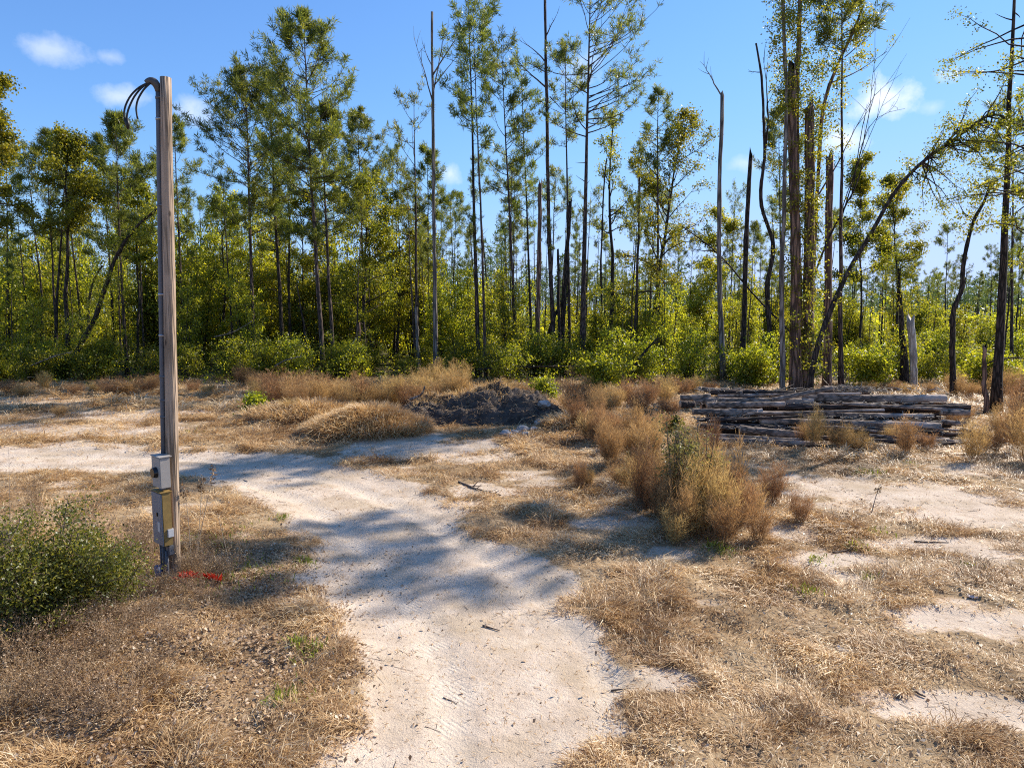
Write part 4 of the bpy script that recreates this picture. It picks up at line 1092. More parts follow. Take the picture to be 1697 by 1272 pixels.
# ---------------------------------------------------------------- heap of dark earth and brush
def heap():
    a0, a1 = at(690, 735), at(935, 735)
    cx = -0.95; cy = 22.6; rx, ry, hh = 2.85, 1.5, .82
    n, k = 120, 70
    X, Y = np.meshgrid(np.linspace(-1.15, 1.15, n), np.linspace(-1.2, 1.2, k))
    q = (np.abs(X) ** 3.4 + np.abs(Y) ** 2.2) ** .5; top = np.clip(1 - q ** 2.2, -.2, 1)
    nz = fbm(X * 4.5 + 9, Y * 3.5, 51, 5); nf = fbm(X * 16, Y * 12, 52, 3)
    Z = hh * np.clip(top, -.15, 1) ** 1.0 * (0.25 + 1.5 * nz) if False else hh * np.sign(top) * np.abs(top) ** .75 * (0.25 + 1.5 * nz) + .16 * (nf - .5) * (top > 0)
    wx, wy = cx + X * rx, cy + Y * ry
    Z = Z + gz(wx, wy) - np.where(top <= 0, .15, 0)
    V = np.stack([wx, wy, Z], -1).reshape(-1, 3) - np.array([cx, cy, 0])
    i, j = np.meshgrid(np.arange(k - 1), np.arange(n - 1), indexing='ij')
    Q = np.stack([i * n + j, i * n + j + 1, (i + 1) * n + j + 1, (i + 1) * n + j], -1).reshape(-1, 4)
    o = empty('earth_heap', (cx, cy, 0))
    a = Acc(); a.add(V, Q.ravel(), np.full(len(Q), 4)); a.build('soil', M['dirt'], o)
    rg = np.random.RandomState(61)
    def hz(x, y):
        q = (np.abs(x) ** 3.4 + np.abs(y) ** 2.2) ** .5; t = np.clip(1 - q ** 2.2, 0, 1)
        return hh * t ** .75 * (.25 + 1.5 * fbm(x * 4.5 + 9, y * 3.5, 51, 5)) + gz(cx + x * rx, cy + y * ry)
    m = 2600; x = rg.uniform(-1, 1, m); y = rg.uniform(-1, .9, m)
    p = np.stack([x * rx, y * ry, hz(x, y)], 1)
    d = unit(rg.normal(0, 1, p.shape) * np.array([1, 1, .45])); L = rg.lognormal(-1.6, .5, (m, 1))
    b = Acc(); b.prisms(p - d * L * .5, p + d * L * .5, rg.uniform(.004, .014, m)); b.build('brush', M['weed'], o); tag(o.children[-1], None, None, None, 'stuff')
    m = 5200; x = rg.uniform(-.8, .3, m); y = rg.normal(.2, .28, m); k = np.hypot(x, y) < .95; x, y = x[k], y[k]; m = len(x)
    p = np.stack([x * rx, y * ry, hz(x, y)], 1)
    d = unit(rg.normal(0, .6, p.shape) + np.array([0, -.6, .25])); L = rg.uniform(.08, .28, (m, 1))
    c = Acc(); c.diamonds(p, p + d * L, unit(np.cross(d, rg.normal(0, 1, p.shape))) * .006, None, 0, np.clip(rg.normal(.5, .2, m), 0, 1)); c.build('matted_grass', M['straw'], o); tag(o.children[-1], None, None, None, 'stuff')
    tag(o, 'wide heap of dark earth and brush beyond the road', 'earth heap')
    # stick poking out and pale rubble at its foot
    for k, (u, v, Y, s) in enumerate(((838, 722, 0, .13), (866, 717, 0, .16), (852, 720, 0, .10), (902, 700, 0, .16), (892, 708, 0, .12), (884, 716, 0, .09), (872, 724, 0, .1), (728, 690, 0, .08), (912, 703, 0, .14), (845, 728, 0, .09))):
        p = at(u, v + 2); bm = bmesh.new(); bmesh.ops.create_icosphere(bm, subdivisions=2, radius=s)
        r2 = np.random.RandomState(80 + k)
        for w in bm.verts:
            w.co *= 1 + r2.normal(0, .12); w.co.z *= .6
        me = bpy.data.meshes.new('rubble_chunk'); bm.to_mesh(me); bm.free(); me.materials.append(M['rubble'])
        ob = link('rubble_chunk', me); zz = max(g1(p[0], p[1]), float(hz(np.array([(p[0] - cx) / rx]), np.array([(p[1] - cy) / ry]))[0]) if np.hypot((p[0] - cx) / rx, (p[1] - cy) / ry) < 1 else 0)
        ob.location = (p[0], p[1], zz + s * .2 + .08); ob.scale = (1.25, 1.25, 1.25); ob.rotation_euler = (0, 0, r2.uniform(0, 6))
        tag(ob, ['flat pale rubble chunk at the front corner of the dark earth heap', 'largest whitish rubble chunk below the earth heap', 'small pale chunk wedged between two bigger rubble pieces', 'upper pale rubble chunk near the right foot of the heap', 'mid-sized rubble chunk left of the upper pale one', 'smallest rubble chunk right of the largest whitish one', 'lowest rubble chunk lying on the grass below the heap', 'lone pale chunk on the left slope of the earth heap', 'rightmost rubble chunk at the foot of the earth heap', 'dark-sided chunk in front of the flat pale one'][k], 'rubble')
M['rubble'] = plain_mat('rubble', (0.36, 0.33, 0.30), .9, var=.35, scale=9, bump=.6)
heap()

def stick(name, px, Y, d0, lab, mat='twig', seed=0, twigs=3, cat='stick', grounded=True):
    rg = np.random.RandomState(1200 + seed)
    if Y is None: pts = [at(u, v) for u, v in px]
    else: pts = [aty(u, v, Y + dy) for u, v, dy in px]
    if Y is None:
        for p in pts: p[2] = g1(p[0], p[1]) + d0 * .5
    P = bend_path(pts[0], pts[-1], max(6, 3 * len(pts)), .006, rg, pts[1:-1]); off = P[0].copy()
    a = Acc(); a.tube(P - off, np.linspace(d0, d0 * .45, len(P)) * .5, 6)
    L = np.linalg.norm(P[-1] - P[0])
    for _ in range(twigs):
        f = rg.uniform(.3, .95); dd = P[-1] - P[0]; az = math.atan2(dd[1], dd[0]) + rg.choice([-1, 1]) * rg.uniform(.4, 1)
        B = limb(rg, along(P, f) - off, az, rg.uniform(0, .6), L * rg.uniform(.08, .25), 4); a.tube(B, np.linspace(d0 * .25, .003, 4), 4, cap=False)
    o = a.build(name, M[mat], smooth=True); o.location = off; tag(o, lab, cat); return o
stick('fallen_stick', [(800, 1032), (828, 1040)], None, .022, 'dark stick on the sandy road right of centre', seed=1, twigs=0)
stick('fallen_stick', [(575, 1066), (608, 1070)], None, .02, 'brown stick at the left road edge', seed=2, twigs=0)
stick('fallen_stick', [(1013, 1136), (1045, 1140)], None, .022, 'brown stick across the right wheel track', seed=3, twigs=0)
stick('fallen_stick', [(735, 1148), (745, 1152), (757, 1159)], None, .01, 'thin curved twig on the near road', seed=4, twigs=1)
stick('fallen_stick', [(1512, 1138), (1522, 1146), (1534, 1151)], None, .03, 'short thick dark stick on the lower right sand patch', seed=5, twigs=1)
stick('fallen_stick', [(1484, 1151), (1496, 1152)], None, .04, 'stubby dark piece of wood on the lower right sand', seed=6, twigs=0)
stick('fallen_stick', [(1378, 1113), (1412, 1122)], None, .03, 'dark stick half buried in straw above the lower right sand', seed=7, twigs=1)
stick('fallen_stick', [(1515, 901), (1572, 903)], None, .03, 'long grey stick on the bare sand at right', seed=8, twigs=0)
stick('fallen_stick', [(1380, 918), (1420, 912), (1436, 918)], None, .03, 'branched dark stick below the dry clump at right', seed=9, twigs=3)
stick('fallen_stick', [(1412, 948), (1440, 955)], None, .03, 'short dark stick on the small sand patch at right', seed=10, twigs=0)
stick('fallen_branch', [(760, 800), (790, 812), (830, 822)], None, .05, 'fallen crooked branch at the right bank of the road bend', seed=11, twigs=5, cat='branch')
stick('fallen_branch', [(50, 606, 0), (90, 590, 0), (120, 582, 0)], 34, .07, 'pale fallen branch leaning in the dark thicket at left', 'bark_grey', 12, 5, 'branch')
stick('fallen_branch', [(355, 558, 0), (385, 552, 0), (418, 532, 0)], 37, .06, 'pale bare branch sticking out beside the broad round pine', 'bark_grey', 13, 6, 'branch')
stick('fallen_branch', [(455, 607, 0), (470, 597, 0), (500, 590, 0)], 35, .08, 'tangled grey branch at the foot of the grey-trunked pine', 'bark_grey', 14, 9, 'branch')
stick('fallen_branch', [(790, 612, 0), (870, 608, 0), (970, 606, 0)], 35, .10, 'long dark fallen stem lying behind the earth heap', 'bark_dark', 15, 8, 'branch')
stick('fallen_branch', [(960, 612, 0), (990, 605, 0), (1000, 598, 0)], 34, .09, 'dark fallen branch at the foot of the thick pine', 'bark_dark', 16, 8, 'branch')
stick('fallen_branch', [(1045, 620, 0), (1065, 585, 0), (1090, 560, 0)], 35, .16, 'dark branch rising from the drooping thicket at centre', 'bark_dark', 17, 8, 'branch')
stick('fallen_branch', [(1340, 580, 0), (1240, 480, 0), (1195, 420, 0), (1130, 375, 0)], 38, .13, 'long thin dead stem arching down to the right of the pale snag', 'bark_dark', 18, 4, 'branch')
stick('fallen_branch', [(680, 662, 0), (700, 654, -.3), (704, 640, -.4)], 22.5, .10, 'grey stick poking up from the left end of the earth heap', 'bark_grey', 19, 2, 'branch')
stick('fallen_branch', [(860, 722), (885, 712), (915, 702)], None, .07, 'pale bent branch lying among the rubble chunks', 'bark_white', 20, 3, 'branch')
stick('fallen_branch', [(560, 595, 0), (578, 580, 0), (590, 560, 0)], 37, .08, 'pale splintered branch beside the low shaggy stump', 'bark_white', 21, 5, 'branch')
stick('fallen_branch', [(1640, 600, 0), (1680, 590, 0), (1730, 602, 0)], 30, .08, 'dark bough lying in the bushes right of the thick right pine', 'bark_dark', 22, 5, 'branch')
stick('fallen_branch', [(300, 1130), (340, 1124), (362, 1128)], None, .02, 'bleached twig lying in the leaf litter below the pole', 'twig_pale', 23, 2, 'branch')
stick('fallen_branch', [(240, 1100), (285, 1080), (310, 1068)], None, .02, 'pale twig propped in the weeds below the big green bush', 'twig_pale', 24, 3, 'branch')

# ---------------------------------------------------------------- log pile
def make_log(x0, v0, x1, v1, d, Y, mat, lab, seed, taper=.9, depth1=None):
    rg = np.random.RandomState(1500 + seed)
    a = aty(x0, v0, Y); b = aty(x1, v1, Y if depth1 is None else depth1)
    n = 16; ns = 12
    r = d * Y / F * .5 * rg.uniform(.92, 1.32)
    sh = rg.normal(0, .10, 2); a[1] += sh[0]; b[1] += sh[1]; a[2] += rg.normal(0, .03); b[2] += rg.normal(0, .03)
    for p in (a, b): p[2] = max(p[2], g1(p[0], p[1]) + r * .8)
    P = bend_path(a, b, n, .03, rg); off = P[n // 2].copy(); off[2] -= r
    rad = np.linspace(r, r * taper, n)
    if rg.rand() < .5: rad = rad[::-1]
    lump = (1 + rg.normal(0, .03, (n, ns))) * (1 + rg.normal(0, .05, (n, 1)))
    root = empty('log', off)
    w = Acc(); w.tube(P - off, rad, ns, cap=False, lump=lump); w.build('bark', M[mat], root, smooth=True)
    for e, i in ((0, 0), (1, n - 1)):
        T = unit(P[0] - P[1]) if e == 0 else unit(P[-1] - P[-2])
        ec = Acc(); ec.tube(np.array([P[i] - T * .02, P[i] + T * .004]) - off, rad[i] * .96, ns); ec.build('cut_end', M['cut'], root)
    tag(root, lab, 'log', 'logs in the pile'); return root
LOGS = [
 (1160, 645, 1228, 649, 7, 21.6, 'log', 'short bright log lying on the very top left of the pile'),
 (1177, 651, 1322, 653, 10, 21.4, 'log_dark', 'dark log under the short bright one, top left of the pile'),
 (1365, 646, 1441, 649, 13, 21.7, 'log', 'short stub log with debris at the top behind the leaning slab'),
 (1127, 659, 1178, 660, 10, 21.0, 'log', 'short log end sticking out farthest left, upper of two'),
 (1127, 670, 1152, 670, 10, 20.6, 'log_dark', 'short log end sticking out farthest left, lower of two'),
 (1150, 664, 1346, 666, 11, 20.9, 'log', 'greyish long log in the second row from the top, left half'),
 (1336, 661, 1568, 662, 13, 20.8, 'log', 'longest clean pale log on the top right of the pile'),
 (1172, 671, 1300, 674, 11, 20.4, 'log', 'log with mottled bark in the third row, left half'),
 (1290, 673, 1600, 676, 8, 20.5, 'log_dark', 'thin dark log just below the longest clean pale log'),
 (1148, 682, 1262, 684, 11, 20.0, 'log', 'blue-grey log in the middle row, left part'),
 (1252, 685, 1546, 687, 10, 20.0, 'log', 'long pale log across the middle of the pile'),
 (1556, 682, 1604, 683, 10, 20.3, 'log', 'short log at the right end of the middle row'),
 (1156, 694, 1340, 697, 9, 19.7, 'log_dark', 'splintered dark log with bark scraps, lower middle left'),
 (1300, 697, 1556, 701, 9, 19.6, 'log_dark', 'dark log between the long pale log and the one below'),
 (1160, 703, 1300, 706, 9, 19.3, 'log_dark', 'dark log over the pinkish thick one'),
 (1262, 703, 1560, 708, 10, 19.3, 'log', 'grey log sloping down to the right, lower right'),
 (1562, 699, 1600, 700, 8, 19.7, 'log', 'short log at the right end of the lower row'),
 (1158, 709, 1232, 711, 8, 18.9, 'log_dark', 'short dark log left of the pinkish thick log'),
 (1227, 713, 1340, 722, 14, 18.7, 'log', 'thick pinkish log with a knot on it, lower left'),
 (1340, 712, 1562, 718, 11, 18.9, 'log_dark', 'dark log behind the dry bushes, lower right'),
 (1160, 720, 1346, 733, 9, 18.4, 'log', 'second lowest slim log at the front left'),
 (1157, 730, 1182, 731, 11, 18.15, 'log', 'short round log end in the front left corner'),
 (1182, 731, 1348, 741, 9, 18.1, 'log', 'lowest slim log lying on the ground at front left'),
 (1440, 716, 1600, 738, 6, 18.4, 'log', 'thin pole sloping down at the right front'),
 (1380, 706, 1572, 727, 4, 18.7, 'log', 'thinnest pole slanting across the right front'),
 (1545, 735, 1632, 744, 7, 18.1, 'log_dark', 'dark low log at the right front corner'),
 (1600, 712, 1668, 742, 5, 18.6, 'log', 'thin pole end reaching out to the right'),
 (1564, 670, 1606, 672, 6, 20.8, 'log', 'thin short log at the top right end'),
 (1420, 727, 1560, 737, 9, 18.3, 'log_dark', 'dark log under the thin sloping poles'),
 (1350, 724, 1470, 731, 9, 18.45, 'log_dark', 'shaded log behind the pair of dry bushes at the front'),
 (1560, 716, 1610, 722, 8, 19.0, 'log_dark', 'dark short log behind the sloping thin pole'),
 (1170, 688, 1560, 692, 12, 20.5, 'log_dark', 'dark inner log behind the splintered row'),
 (1165, 676, 1590, 679, 12, 21.0, 'log_dark', 'dark inner log behind the mottled row'),
 (1175, 700, 1570, 703, 12, 19.95, 'log_dark', 'dark inner log behind the lower row'),
 (1170, 714, 1560, 718, 12, 19.4, 'log_dark', 'dark inner log near the ground at the back'),
 (1150, 665, 1560, 666, 12, 21.5, 'log_dark', 'dark inner log under the top row'),
]
for i, (x0, v0, x1, v1, d, Y, mt, lab) in enumerate(LOGS): make_log(x0, v0, x1, v1, d, Y, mt, lab, i)
make_log(1283, 663, 1382, 643, 9, 20.6, 'log', 'peeling slab log leaning up to the right on top of the pile', 90)
for i, (x0, v0, x1, v1, d, Y, mt, lab) in enumerate((
 (1190, 656, 1420, 650, 4, 21.1, 'log', 'thin crooked pole lying across the top rows of the pile'),
 (1240, 690, 1470, 679, 4, 19.6, 'log', 'thin pole resting slantwise on the middle row'),
 (1175, 699, 1330, 690, 4, 19.3, 'log_dark', 'thin dark pole slanting up across the splintered logs'),
 (1400, 668, 1598, 679, 5, 20.2, 'log', 'thin pole dipping to the right below the longest clean log'),
 (1440, 700, 1604, 713, 4, 18.9, 'log', 'thin bleached pole above the two sloping poles at right'),
 (1290, 741, 1430, 736, 4, 17.9, 'log_dark', 'thin dark pole on the ground along the foot of the pile'))): make_log(x0, v0, x1, v1, d, Y, mt, lab, 60 + i)
def pile_debris():
    rg = np.random.RandomState(63); a = Acc(); n = 1000
    u = rg.uniform(1150, 1560, n); k = rg.randint(0, 5, n)
    rows = [(668, 20.7), (691, 19.9), (697, 19.6), (645, 21.4), (709, 19.1)]
    p = np.array([aty(uu, rows[kk][0] + rg.normal(0, 1.5), rows[kk][1] - .1) for uu, kk in zip(u, k)])
    sel = rg.rand(n) < .3
    for i in np.where(sel)[0]: p[i] = aty(rg.uniform(1365, 1445), rg.uniform(640, 650), 21.6)
    d = unit(rg.normal(0, 1, p.shape) * np.array([1.6, .6, .25])); L = rg.lognormal(-1.9, .5, (n, 1))
    a.prisms(p, p + d * L, rg.uniform(.006, .02, n))
    tag(a.build('bark_debris', M['twig_pale']), kind='stuff')
pile_debris()

# ---------------------------------------------------------------- utility pole with meter and breaker panel
def boxmesh(name, c, ax, dims, mat, parent, bev=.006):
    bm = bmesh.new(); bmesh.ops.create_cube(bm, size=1)
    for v in bm.verts: v.co = Vector((v.co.x * dims[0], v.co.y * dims[1], v.co.z * dims[2]))
    if bev: bmesh.ops.bevel(bm, geom=list(bm.edges), offset=bev, segments=2, affect='EDGES')
    me = bpy.data.meshes.new(name); bm.to_mesh(me); bm.free(); me.materials.append(mat)
    o = link(name, me, parent); o.location = Vector([float(q) for q in c]); o.rotation_euler = (0, 0, ax); return o
def pole():
    W = M
    W['pole'] = bark_mat('pole_wood', (0.20, 0.145, 0.098), (0.55, 0.41, 0.295), 34, 1.3, .5, .85, c3=(0.43, 0.32, 0.23))
    nt = W['pole'].node_tree; pb_ = next(n for n in nt.nodes if n.type == 'BSDF_PRINCIPLED'); src = pb_.inputs['Base Color'].links[0].from_socket
    tc = nt.nodes.new('ShaderNodeTexCoord'); mp = nt.nodes.new('ShaderNodeMapping'); mp.inputs['Scale'].default_value = (46, 46, .9); nt.links.new(tc.outputs['Object'], mp.inputs[0])
    n_ = nd(nt, 'ShaderNodeTexNoise', Scale=1.0, Detail=3.0); nt.links.new(mp.outputs[0], n_.inputs[0])
    mp2 = nt.nodes.new('ShaderNodeMapping'); mp2.inputs['Scale'].default_value = (7, 7, 2.6); nt.links.new(tc.outputs['Object'], mp2.inputs[0])
    v_ = nd(nt, 'ShaderNodeTexVoronoi', Scale=1.0); nt.links.new(mp2.outputs[0], v_.inputs[0])
    dk = mth(nt, 'MAXIMUM', ramp(nt, n_.outputs[0], [(.30, (.85, .85, .85)), (.38, (0, 0, 0))]), ramp(nt, v_.outputs['Distance'], [(.07, (.8, .8, .8)), (.13, (0, 0, 0))]))
    nt.links.new(mixc(nt, dk, src, (.06, .042, .03)), pb_.inputs['Base Color'])
    W['pvc'] = plain_mat('grey_conduit', (0.11, 0.11, 0.12), .55, var=.2, scale=5)
    W['head'] = plain_mat('weatherhead_grey', (0.075, 0.07, 0.07), .5)
    W['cable'] = plain_mat('black_cable', (0.012, 0.012, 0.014), .5)
    W['meter'] = plain_mat('meter_paint', (0.36, 0.325, 0.29), .5, .0, .08, 6)
    W['panel'] = plain_mat('panel_grey', (0.20, 0.21, 0.235), .5, .0, .1, 5)
    W['panel_side'] = plain_mat('panel_weathered', (0.27, 0.17, 0.05), .6, .0, .3, 6)
    W['black'] = plain_mat('dark_glass', (0.015, 0.015, 0.018), .15)
    W['white'] = plain_mat('white_plastic', (0.62, 0.60, 0.58), .5, var=.06)
    W['steel'] = plain_mat('galvanised', (0.42, 0.42, 0.43), .4, .8, .15)
    W['blue'] = plain_mat('blue_grey_plastic', (0.10, 0.12, 0.20), .5)
    b0 = at(288, 962); Y = b0[1]; m = Y / F
    top = aty(274.5, 129, Y); z0 = g1(b0[0], Y)
    root = empty('utility_pole', (b0[0], Y, z0)); O = np.array([b0[0], Y, z0])
    rg = np.random.RandomState(4)
    P = bend_path(np.array([b0[0], Y, z0 - .3]), top, 22, .0025, rg); tt = np.linspace(0, 1, 22)
    rb, rt = 10.6 * m, 8.3 * m
    a = Acc(); a.tube(P - O, rb + (rt - rb) * tt, 28, lump=1 + rg.normal(0, .008, (22, 28))); a.build('shaft', W['pole'], root, smooth=True)
    def onpole(v):   # axis point at photo row v
        f = (v - 962) / (129 - 962); return np.array([b0[0], Y, z0]) * (1 - f) + top * f
    n = np.array([-.66, -.75, 0.0]); n /= np.linalg.norm(n); s = np.array([.75, -.66, 0]); s /= np.linalg.norm(s)
    ang = math.atan2(s[1], s[0])
    L = np.array([-1.0, 0.05, 0])
    # conduit on the left side of the shaft
    cpts = [onpole(v) + L * ((rb + (rt - rb) * ((v - 962) / (129 - 962))) + .032) for v in (754, 600, 400, 250, 150)]
    a = Acc(); C = bend_path(cpts[0], cpts[-1], 12, .001, rg, cpts[1:-1]); a.tube(C - O, .030, 14); a.build('conduit', W['pvc'], root, smooth=True)
    for v in (160, 193, 330, 475, 543, 612, 652, 680):
        c = onpole(v) + L * ((rb + (rt - rb) * ((v - 962) / (129 - 962))) + .032)
        a = Acc(); a.tube(np.array([c + [0, 0, -.014], c + [0, 0, .014]]) - O, .036, 14); a.tube(np.array([c + [.01, -.036, 0], c + [.10, -.04, 0]]) - O, .008, 6); a.build('strap', W['steel' if v % 2 else 'pvc'], root)
    # weatherhead and its three cables
    h = aty(262, 152, Y) + L * .0; h[0] = cpts[-1][0]
    hp = [h, h + [0, -.01, .06], h + [-.03, -.02, .115], h + [-.085, -.035, .12], h + [-.125, -.045, .09]]
    a = Acc(); a.tube(bend_path(hp[0], hp[-1], 12, 0, rg, hp[1:-1]) - O, [.032, .035, .040, .044, .046, .048, .048, .046, .043, .038, .033, .026], 14)
    wh = a.build('weatherhead', W['head'], root, smooth=True)
    for path in ([(249, 136), (232, 143), (216, 158), (206, 178), (205, 195), (210, 210), (212, 214)], [(249, 137), (236, 143), (222, 160), (212, 182), (209, 198), (212, 212)], [(250, 137), (238, 148), (228, 165), (225, 180), (228, 197)]):
        pts = [aty(u, v, Y - .05) for u, v in path]
        a = Acc(); B = bend_path(pts[0], pts[-1], 16, .0, rg, pts[1:-1]); a.tube(B - O, .0115, 8); a.build('cable', W['cable'], wh, smooth=True)
    a = Acc(); e = aty(210, 197, Y - .05); e2 = aty(213, 213, Y - .05); a.tube(np.array([e, (e + e2) / 2, e2]) - O, [.018, .026, .012], 8); a.build('cable_splice', W['cable'], wh, smooth=True)
    # meter box
    rp = rb * .95
    def boxpart(name, vt, vb, wid, dep, mat, out=0.0, side=0.0, par=root, bev=.006):
        zt, zb = aty(268, vt, Y)[2], aty(268, vb, Y)[2]
        ax = onpole((vt + vb) / 2)
        c = ax + n * (rp + dep * .5 + out) + s * side; c[2] = (zt + zb) / 2
        o = boxmesh(name, c - O, ang, (wid, dep, zt - zb), mat, par, bev); return o, c
    mb, c = boxpart('meter_box', 753, 802, .26, .125, W['meter'], .0, .02)
    # local axes of the box: x along s, -y along n
    def sub(name, parent, lx, lz, out, dims, mat, bev=.003):
        dep = parent['dep']; o = boxmesh(name, (lx, -(dep * .5) - out, lz), 0, dims, mat, parent, bev); return o
    mb['dep'] = .125
    sub('lid', mb, 0, .206, -.07, (.285, .16, .012), W['meter'])
    bm = bmesh.new(); bmesh.ops.create_cone(bm, cap_ends=True, segments=28, radius1=.072, radius2=.062, depth=.05)
    me = bpy.data.meshes.new('meter_glass'); bm.to_mesh(me); bm.free(); me.materials.append(W['black']); g = link('meter_glass', me, mb); g.location = (0, -.0865, .0); g.rotation_euler = (R(90), 0, 0)
    # nipple between the boxes
    a = Acc(); q = c.copy(); q[2] = aty(268, 802, Y)[2] + .01; q2 = q.copy(); q2[2] = aty(268, 811, Y)[2] - .01; a.tube(np.array([q2, q]) - O, .03, 12); a.build('conduit_coupling', W['pvc'], root)
    pb, c2 = boxpart('breaker_panel', 809, 895, .30, .11, W['panel_side'], .0, .02); pb['dep'] = .11
    hz = (aty(268, 809, Y)[2] - aty(268, 895, Y)[2])
    door = sub('door', pb, 0, -.004, .0075, (.292, .015, hz * .97), W['panel']); door['dep'] = .015
    sub('handle', door, .02, .06, .004, (.03, .014, .05), W['black'])
    sub('label_plate', door, .05, -.10, .002, (.07, .004, .13), W['white'])
    sub('rain_hood', pb, 0, hz / 2 + .005, -.05, (.32, .15, .012), W['panel_side'])
    # outlet boxes on the side facing the road
    for nm, vt, vb, sd, ot, wd, dp, mt in (('outlet_box', 868, 882, .155, -.02, .06, .085, 'meter'), ('outlet_box', 897, 912, .12, -.03, .075, .075, 'pvc')):
        o, _ = boxpart(nm, vt, vb, wd, dp, W[mt], ot, sd); o['dep'] = dp
        o2 = boxmesh('outlet_cover', (wd * .5 + .004, 0, 0), 0, (.010, dp * .8, .10), W['white' if mt == 'meter' else 'pvc'], o, .002)
    # conduits that run down into the ground
    for sd, r, v0 in ((.02, .026, 893), (.11, .02, 905), (-.07, .018, 893)):
        a = Acc(); q = onpole(v0) + n * (rp + .05) + s * sd; q[2] = aty(268, v0, Y)[2]; q2 = q.copy(); q2[2] = g1(q[0], q[1]) - .1
        a.tube(np.array([q2, q]) - O, r, 12); a.build('ground_conduit', W['pvc'], root)
    a = Acc(); q = onpole(945) + n * (rp + .11); q[2] = g1(q[0], q[1]) - .05; a.tube(np.array([q, q + [0, 0, .26]]) - O, .05, 14); a.build('ground_sleeve', W['blue'], root)
    for o in list(bpy.data.objects):
        if 'dep' in o.keys(): del o['dep']
    tag(root, 'weathered wooden utility pole with meter box, grey conduit and cut black cables', 'utility pole')
pole()

# ---------------------------------------------------------------- small coloured things
M['tape'] = leaf_mat('red_plastic', [(0, (0.55, 0.03, 0.012)), (1, (0.75, 0.07, 0.03))], .3, .5, .3, 0)
M['orange'] = plain_mat('orange_ribbon', (0.75, 0.13, 0.02), .5, var=.1)
M['wood_stake'] = plain_mat('stake_wood', (0.34, 0.19, 0.12), .8, var=.2)
for k, (u0, u1, v, lab) in enumerate(((298, 317, 968, 'red plastic fringe against the right foot of the utility pole'), (320, 333, 967, 'middle faded red plastic fringe on the grass by the pole'), (344, 367, 968, 'brightest red plastic fringe, farthest from the pole'))):
    rg = np.random.RandomState(40 + k); a = Acc(); p0, p1 = at(u0, v + 8), at(u1, v + (14 if k == 2 else 8)); n = 46 if k != 1 else 22
    f = rg.rand(n); b = p0 + (p1 - p0) * f[:, None] + rg.normal(0, .012, (n, 3)); b[:, 2] = gz(b[:, 0], b[:, 1]) + .07
    d = unit(rg.normal(0, .35, (n, 3)) + np.array([0, -.2, .8])); L = rg.uniform(.06, .13, (n, 1))
    a.diamonds(b, b + d * L, unit(np.cross(d, rg.normal(0, 1, d.shape))) * .011, rg.normal(0, .01, b.shape), 0, rg.rand(n))
    tag(a.build('plastic_fringe', M['tape']), lab, 'plastic scrap')
p = at(1203, 800); z = g1(p[0], p[1]); o = empty('survey_stake', (p[0], p[1], z)); hz = aty(1205, 770, p[1])[2] - z
boxmesh('stake', (0, 0, hz * .5 - .05), .3, (.045, .025, hz), M['wood_stake'], o, .003)
bm = bmesh.new(); bmesh.ops.create_icosphere(bm, subdivisions=3, radius=.05)
rr = np.random.RandomState(3)
for v in bm.verts: v.co = v.co * (1 + rr.normal(0, .10)); v.co.z *= 1.15
me = bpy.data.meshes.new('ribbon_knot'); bm.to_mesh(me); bm.free(); me.materials.append(M['orange']); q = link('ribbon_knot', me, o); q.location = (.0, -.01, hz - .03)
boxmesh('ribbon_tail', (.02, -.03, hz - .13), .3, (.03, .004, .14), M['orange'], o, 0)
tag(o, 'wooden survey stake with a bright orange ribbon knotted on top', 'survey stake')
def scrap(u, v, s, lab, mat, seed):
    rg = np.random.RandomState(seed); bm = bmesh.new(); bmesh.ops.create_grid(bm, x_segments=9, y_segments=6, size=1)
    for w in bm.verts: w.co = Vector((w.co.x * s * 1.3, w.co.y * s * .6 * (1 - .4 * w.co.x), s * (.35 * math.sin(w.co.x * 3 + seed) * math.cos(w.co.y * 2.5) + .3 + rg.normal(0, .06))))
    bmesh.ops.solidify(bm, geom=list(bm.faces), thickness=.003)
    me = bpy.data.meshes.new('crumpled_scrap'); bm.to_mesh(me); bm.free(); me.materials.append(mat)
    o = link('crumpled_scrap', me); p = at(u, v); o.location = (p[0], p[1], g1(p[0], p[1]) + .02); o.rotation_euler = (0, 0, -.7); tag(o, lab, 'litter scrap')
scrap(1397, 1078, .05, 'crumpled white scrap lying on the straw at lower right', M['white'], 1)
scrap(1612, 993, .04, 'small grey-pink crumpled scrap near the right sand patch', plain_mat('pink_grey', (0.5, 0.4, 0.37), .7), 2)

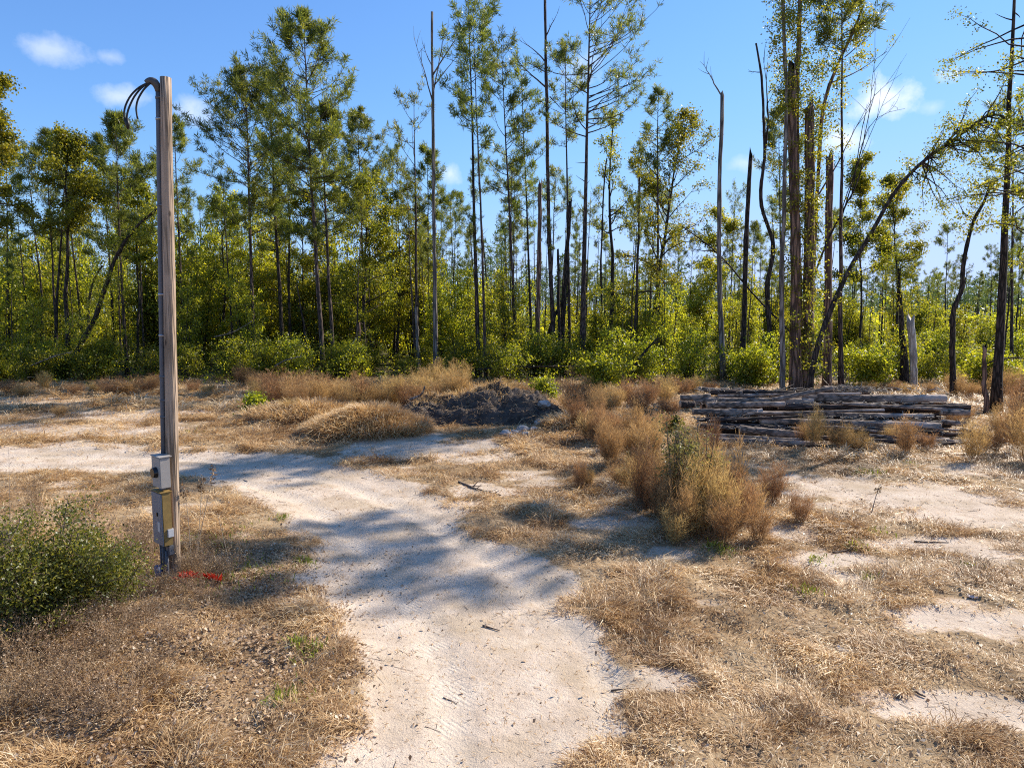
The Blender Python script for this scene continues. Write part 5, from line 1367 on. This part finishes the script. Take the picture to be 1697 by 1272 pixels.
# ---------------------------------------------------------------- sky, sun, camera
def world():
    w = bpy.data.worlds.new('World'); SC.world = w; w.use_nodes = True
    nt = w.node_tree; nt.nodes.clear()
    out = nt.nodes.new('ShaderNodeOutputWorld'); bg = nt.nodes.new('ShaderNodeBackground')
    sky = nt.nodes.new('ShaderNodeTexSky'); sky.sky_type = 'NISHITA'; sky.sun_disc = False
    sky.sun_elevation = SUN_EL; sky.sun_rotation = SUN_AZ; sky.air_density = 1.0; sky.dust_density = 0.0; sky.ozone_density = 4.0; sky.altitude = 30
    tc = nt.nodes.new('ShaderNodeTexCoord'); D = tc.outputs['Generated']
    nz = nd(nt, 'ShaderNodeTexNoise', Scale=24.0, Detail=6.0, Roughness=.6); nt.links.new(D, nz.inputs[0])
    nz2 = nd(nt, 'ShaderNodeTexNoise', Scale=9.0, Detail=3.0); nt.links.new(D, nz2.inputs[0])
    tot = None
    for u, v, a, b, k in ((92, 84, 54, 19, .45), (200, 160, 38, 15, .5), (318, 186, 32, 24, .5), (745, 286, 22, 20, .7), (965, 108, 45, 36, .55), (1455, 160, 56, 32, 1.0), (1402, 232, 34, 24, .95), (1240, 270, 26, 14, .4), (1577, 123, 24, 13, .5), (185, 95, 22, 12, .35), (1545, 178, 18, 12, .3)):
        c = unit(ray(u, v)); right = unit(np.cross(c, [0, 0, 1.0])); up = np.cross(right, c)
        def dot(vec):
            n = nt.nodes.new('ShaderNodeVectorMath'); n.operation = 'DOT_PRODUCT'; nt.links.new(D, n.inputs[0]); n.inputs[1].default_value = Vector([float(q) for q in vec]); return n.outputs['Value']
        dx = mth(nt, 'MULTIPLY', dot(right), F / a); dy = mth(nt, 'MULTIPLY', dot(up), F / b)
        r2 = mth(nt, 'SQRT', mth(nt, 'ADD', mth(nt, 'MULTIPLY', dx, dx), mth(nt, 'MULTIPLY', dy, dy)))
        e = mth(nt, 'ADD', mth(nt, 'SUBTRACT', 1.0, r2), mth(nt, 'MULTIPLY', mth(nt, 'SUBTRACT', nz.outputs[0], .5), 2.6))
        e = mth(nt, 'MULTIPLY', mth(nt, 'MULTIPLY', e, .9, True), mth(nt, 'GREATER_THAN', dot(c), .5))
        e = mth(nt, 'MULTIPLY', e, k)
        tot = e if tot is None else mth(nt, 'MAXIMUM', tot, e)
    tot = mth(nt, 'MINIMUM', tot, 1.0)
    sp = nt.nodes.new('ShaderNodeSeparateColor'); nt.links.new(sky.outputs[0], sp.inputs[0]); cb = nt.nodes.new('ShaderNodeCombineColor')
    for k, lim in enumerate((4.6, 4.6, 5.6)):   # soft shoulder so that the glow round the sun stays blue
        q = mth(nt, 'POWER', mth(nt, 'ADD', mth(nt, 'POWER', mth(nt, 'DIVIDE', sp.outputs[k], lim), 4.0), 1.0), -.25)
        nt.links.new(mth(nt, 'MULTIPLY', mth(nt, 'MULTIPLY', sp.outputs[k], q), (.70, .90, 1.16)[k]), cb.inputs[k])
    c = mixc(nt, tot, cb.outputs[0], CLOUD)
    nt.links.new(c, bg.inputs[0]); bg.inputs[1].default_value = SKY_STR
    nt.links.new(bg.outputs[0], out.inputs[0])
SKY_STR = 0.112
CLOUD = (5.6, 5.9, 6.5)
world()
sl = bpy.data.lights.new('sun', 'SUN'); sl.energy = 4.7; sl.angle = R(.53); sl.color = (1.0, .93, .82)
so = link('sun', sl); so.rotation_euler = Vector([float(q) for q in SUN]).to_track_quat('Z', 'Y').to_euler()
so.location = (30, 30, 40)
cam = bpy.data.cameras.new('camera'); cam.sensor_width = 36; cam.lens = 36 * F / 1697; cam.clip_end = 4000; cam.clip_start = .05
co = link('camera', cam); co.location = (0, 0, EYE); co.rotation_euler = (R(90) - PITCH, 0, 0); SC.camera = co
SC.view_settings.view_transform = 'Standard'; SC.view_settings.look = 'None'; SC.view_settings.exposure = 0.85; SC.view_settings.gamma = 1
SC.render.engine = 'CYCLES'
SC.cycles.max_bounces = 6; SC.cycles.transparent_max_bounces = 4; SC.cycles.diffuse_bounces = 3; SC.cycles.transmission_bounces = 4
SC.cycles.use_denoising = False; SC.cycles.filter_width = 1.1
for o in POOL['pine'] + POOL['sap'] + POOL['low'] + PL:
    pass
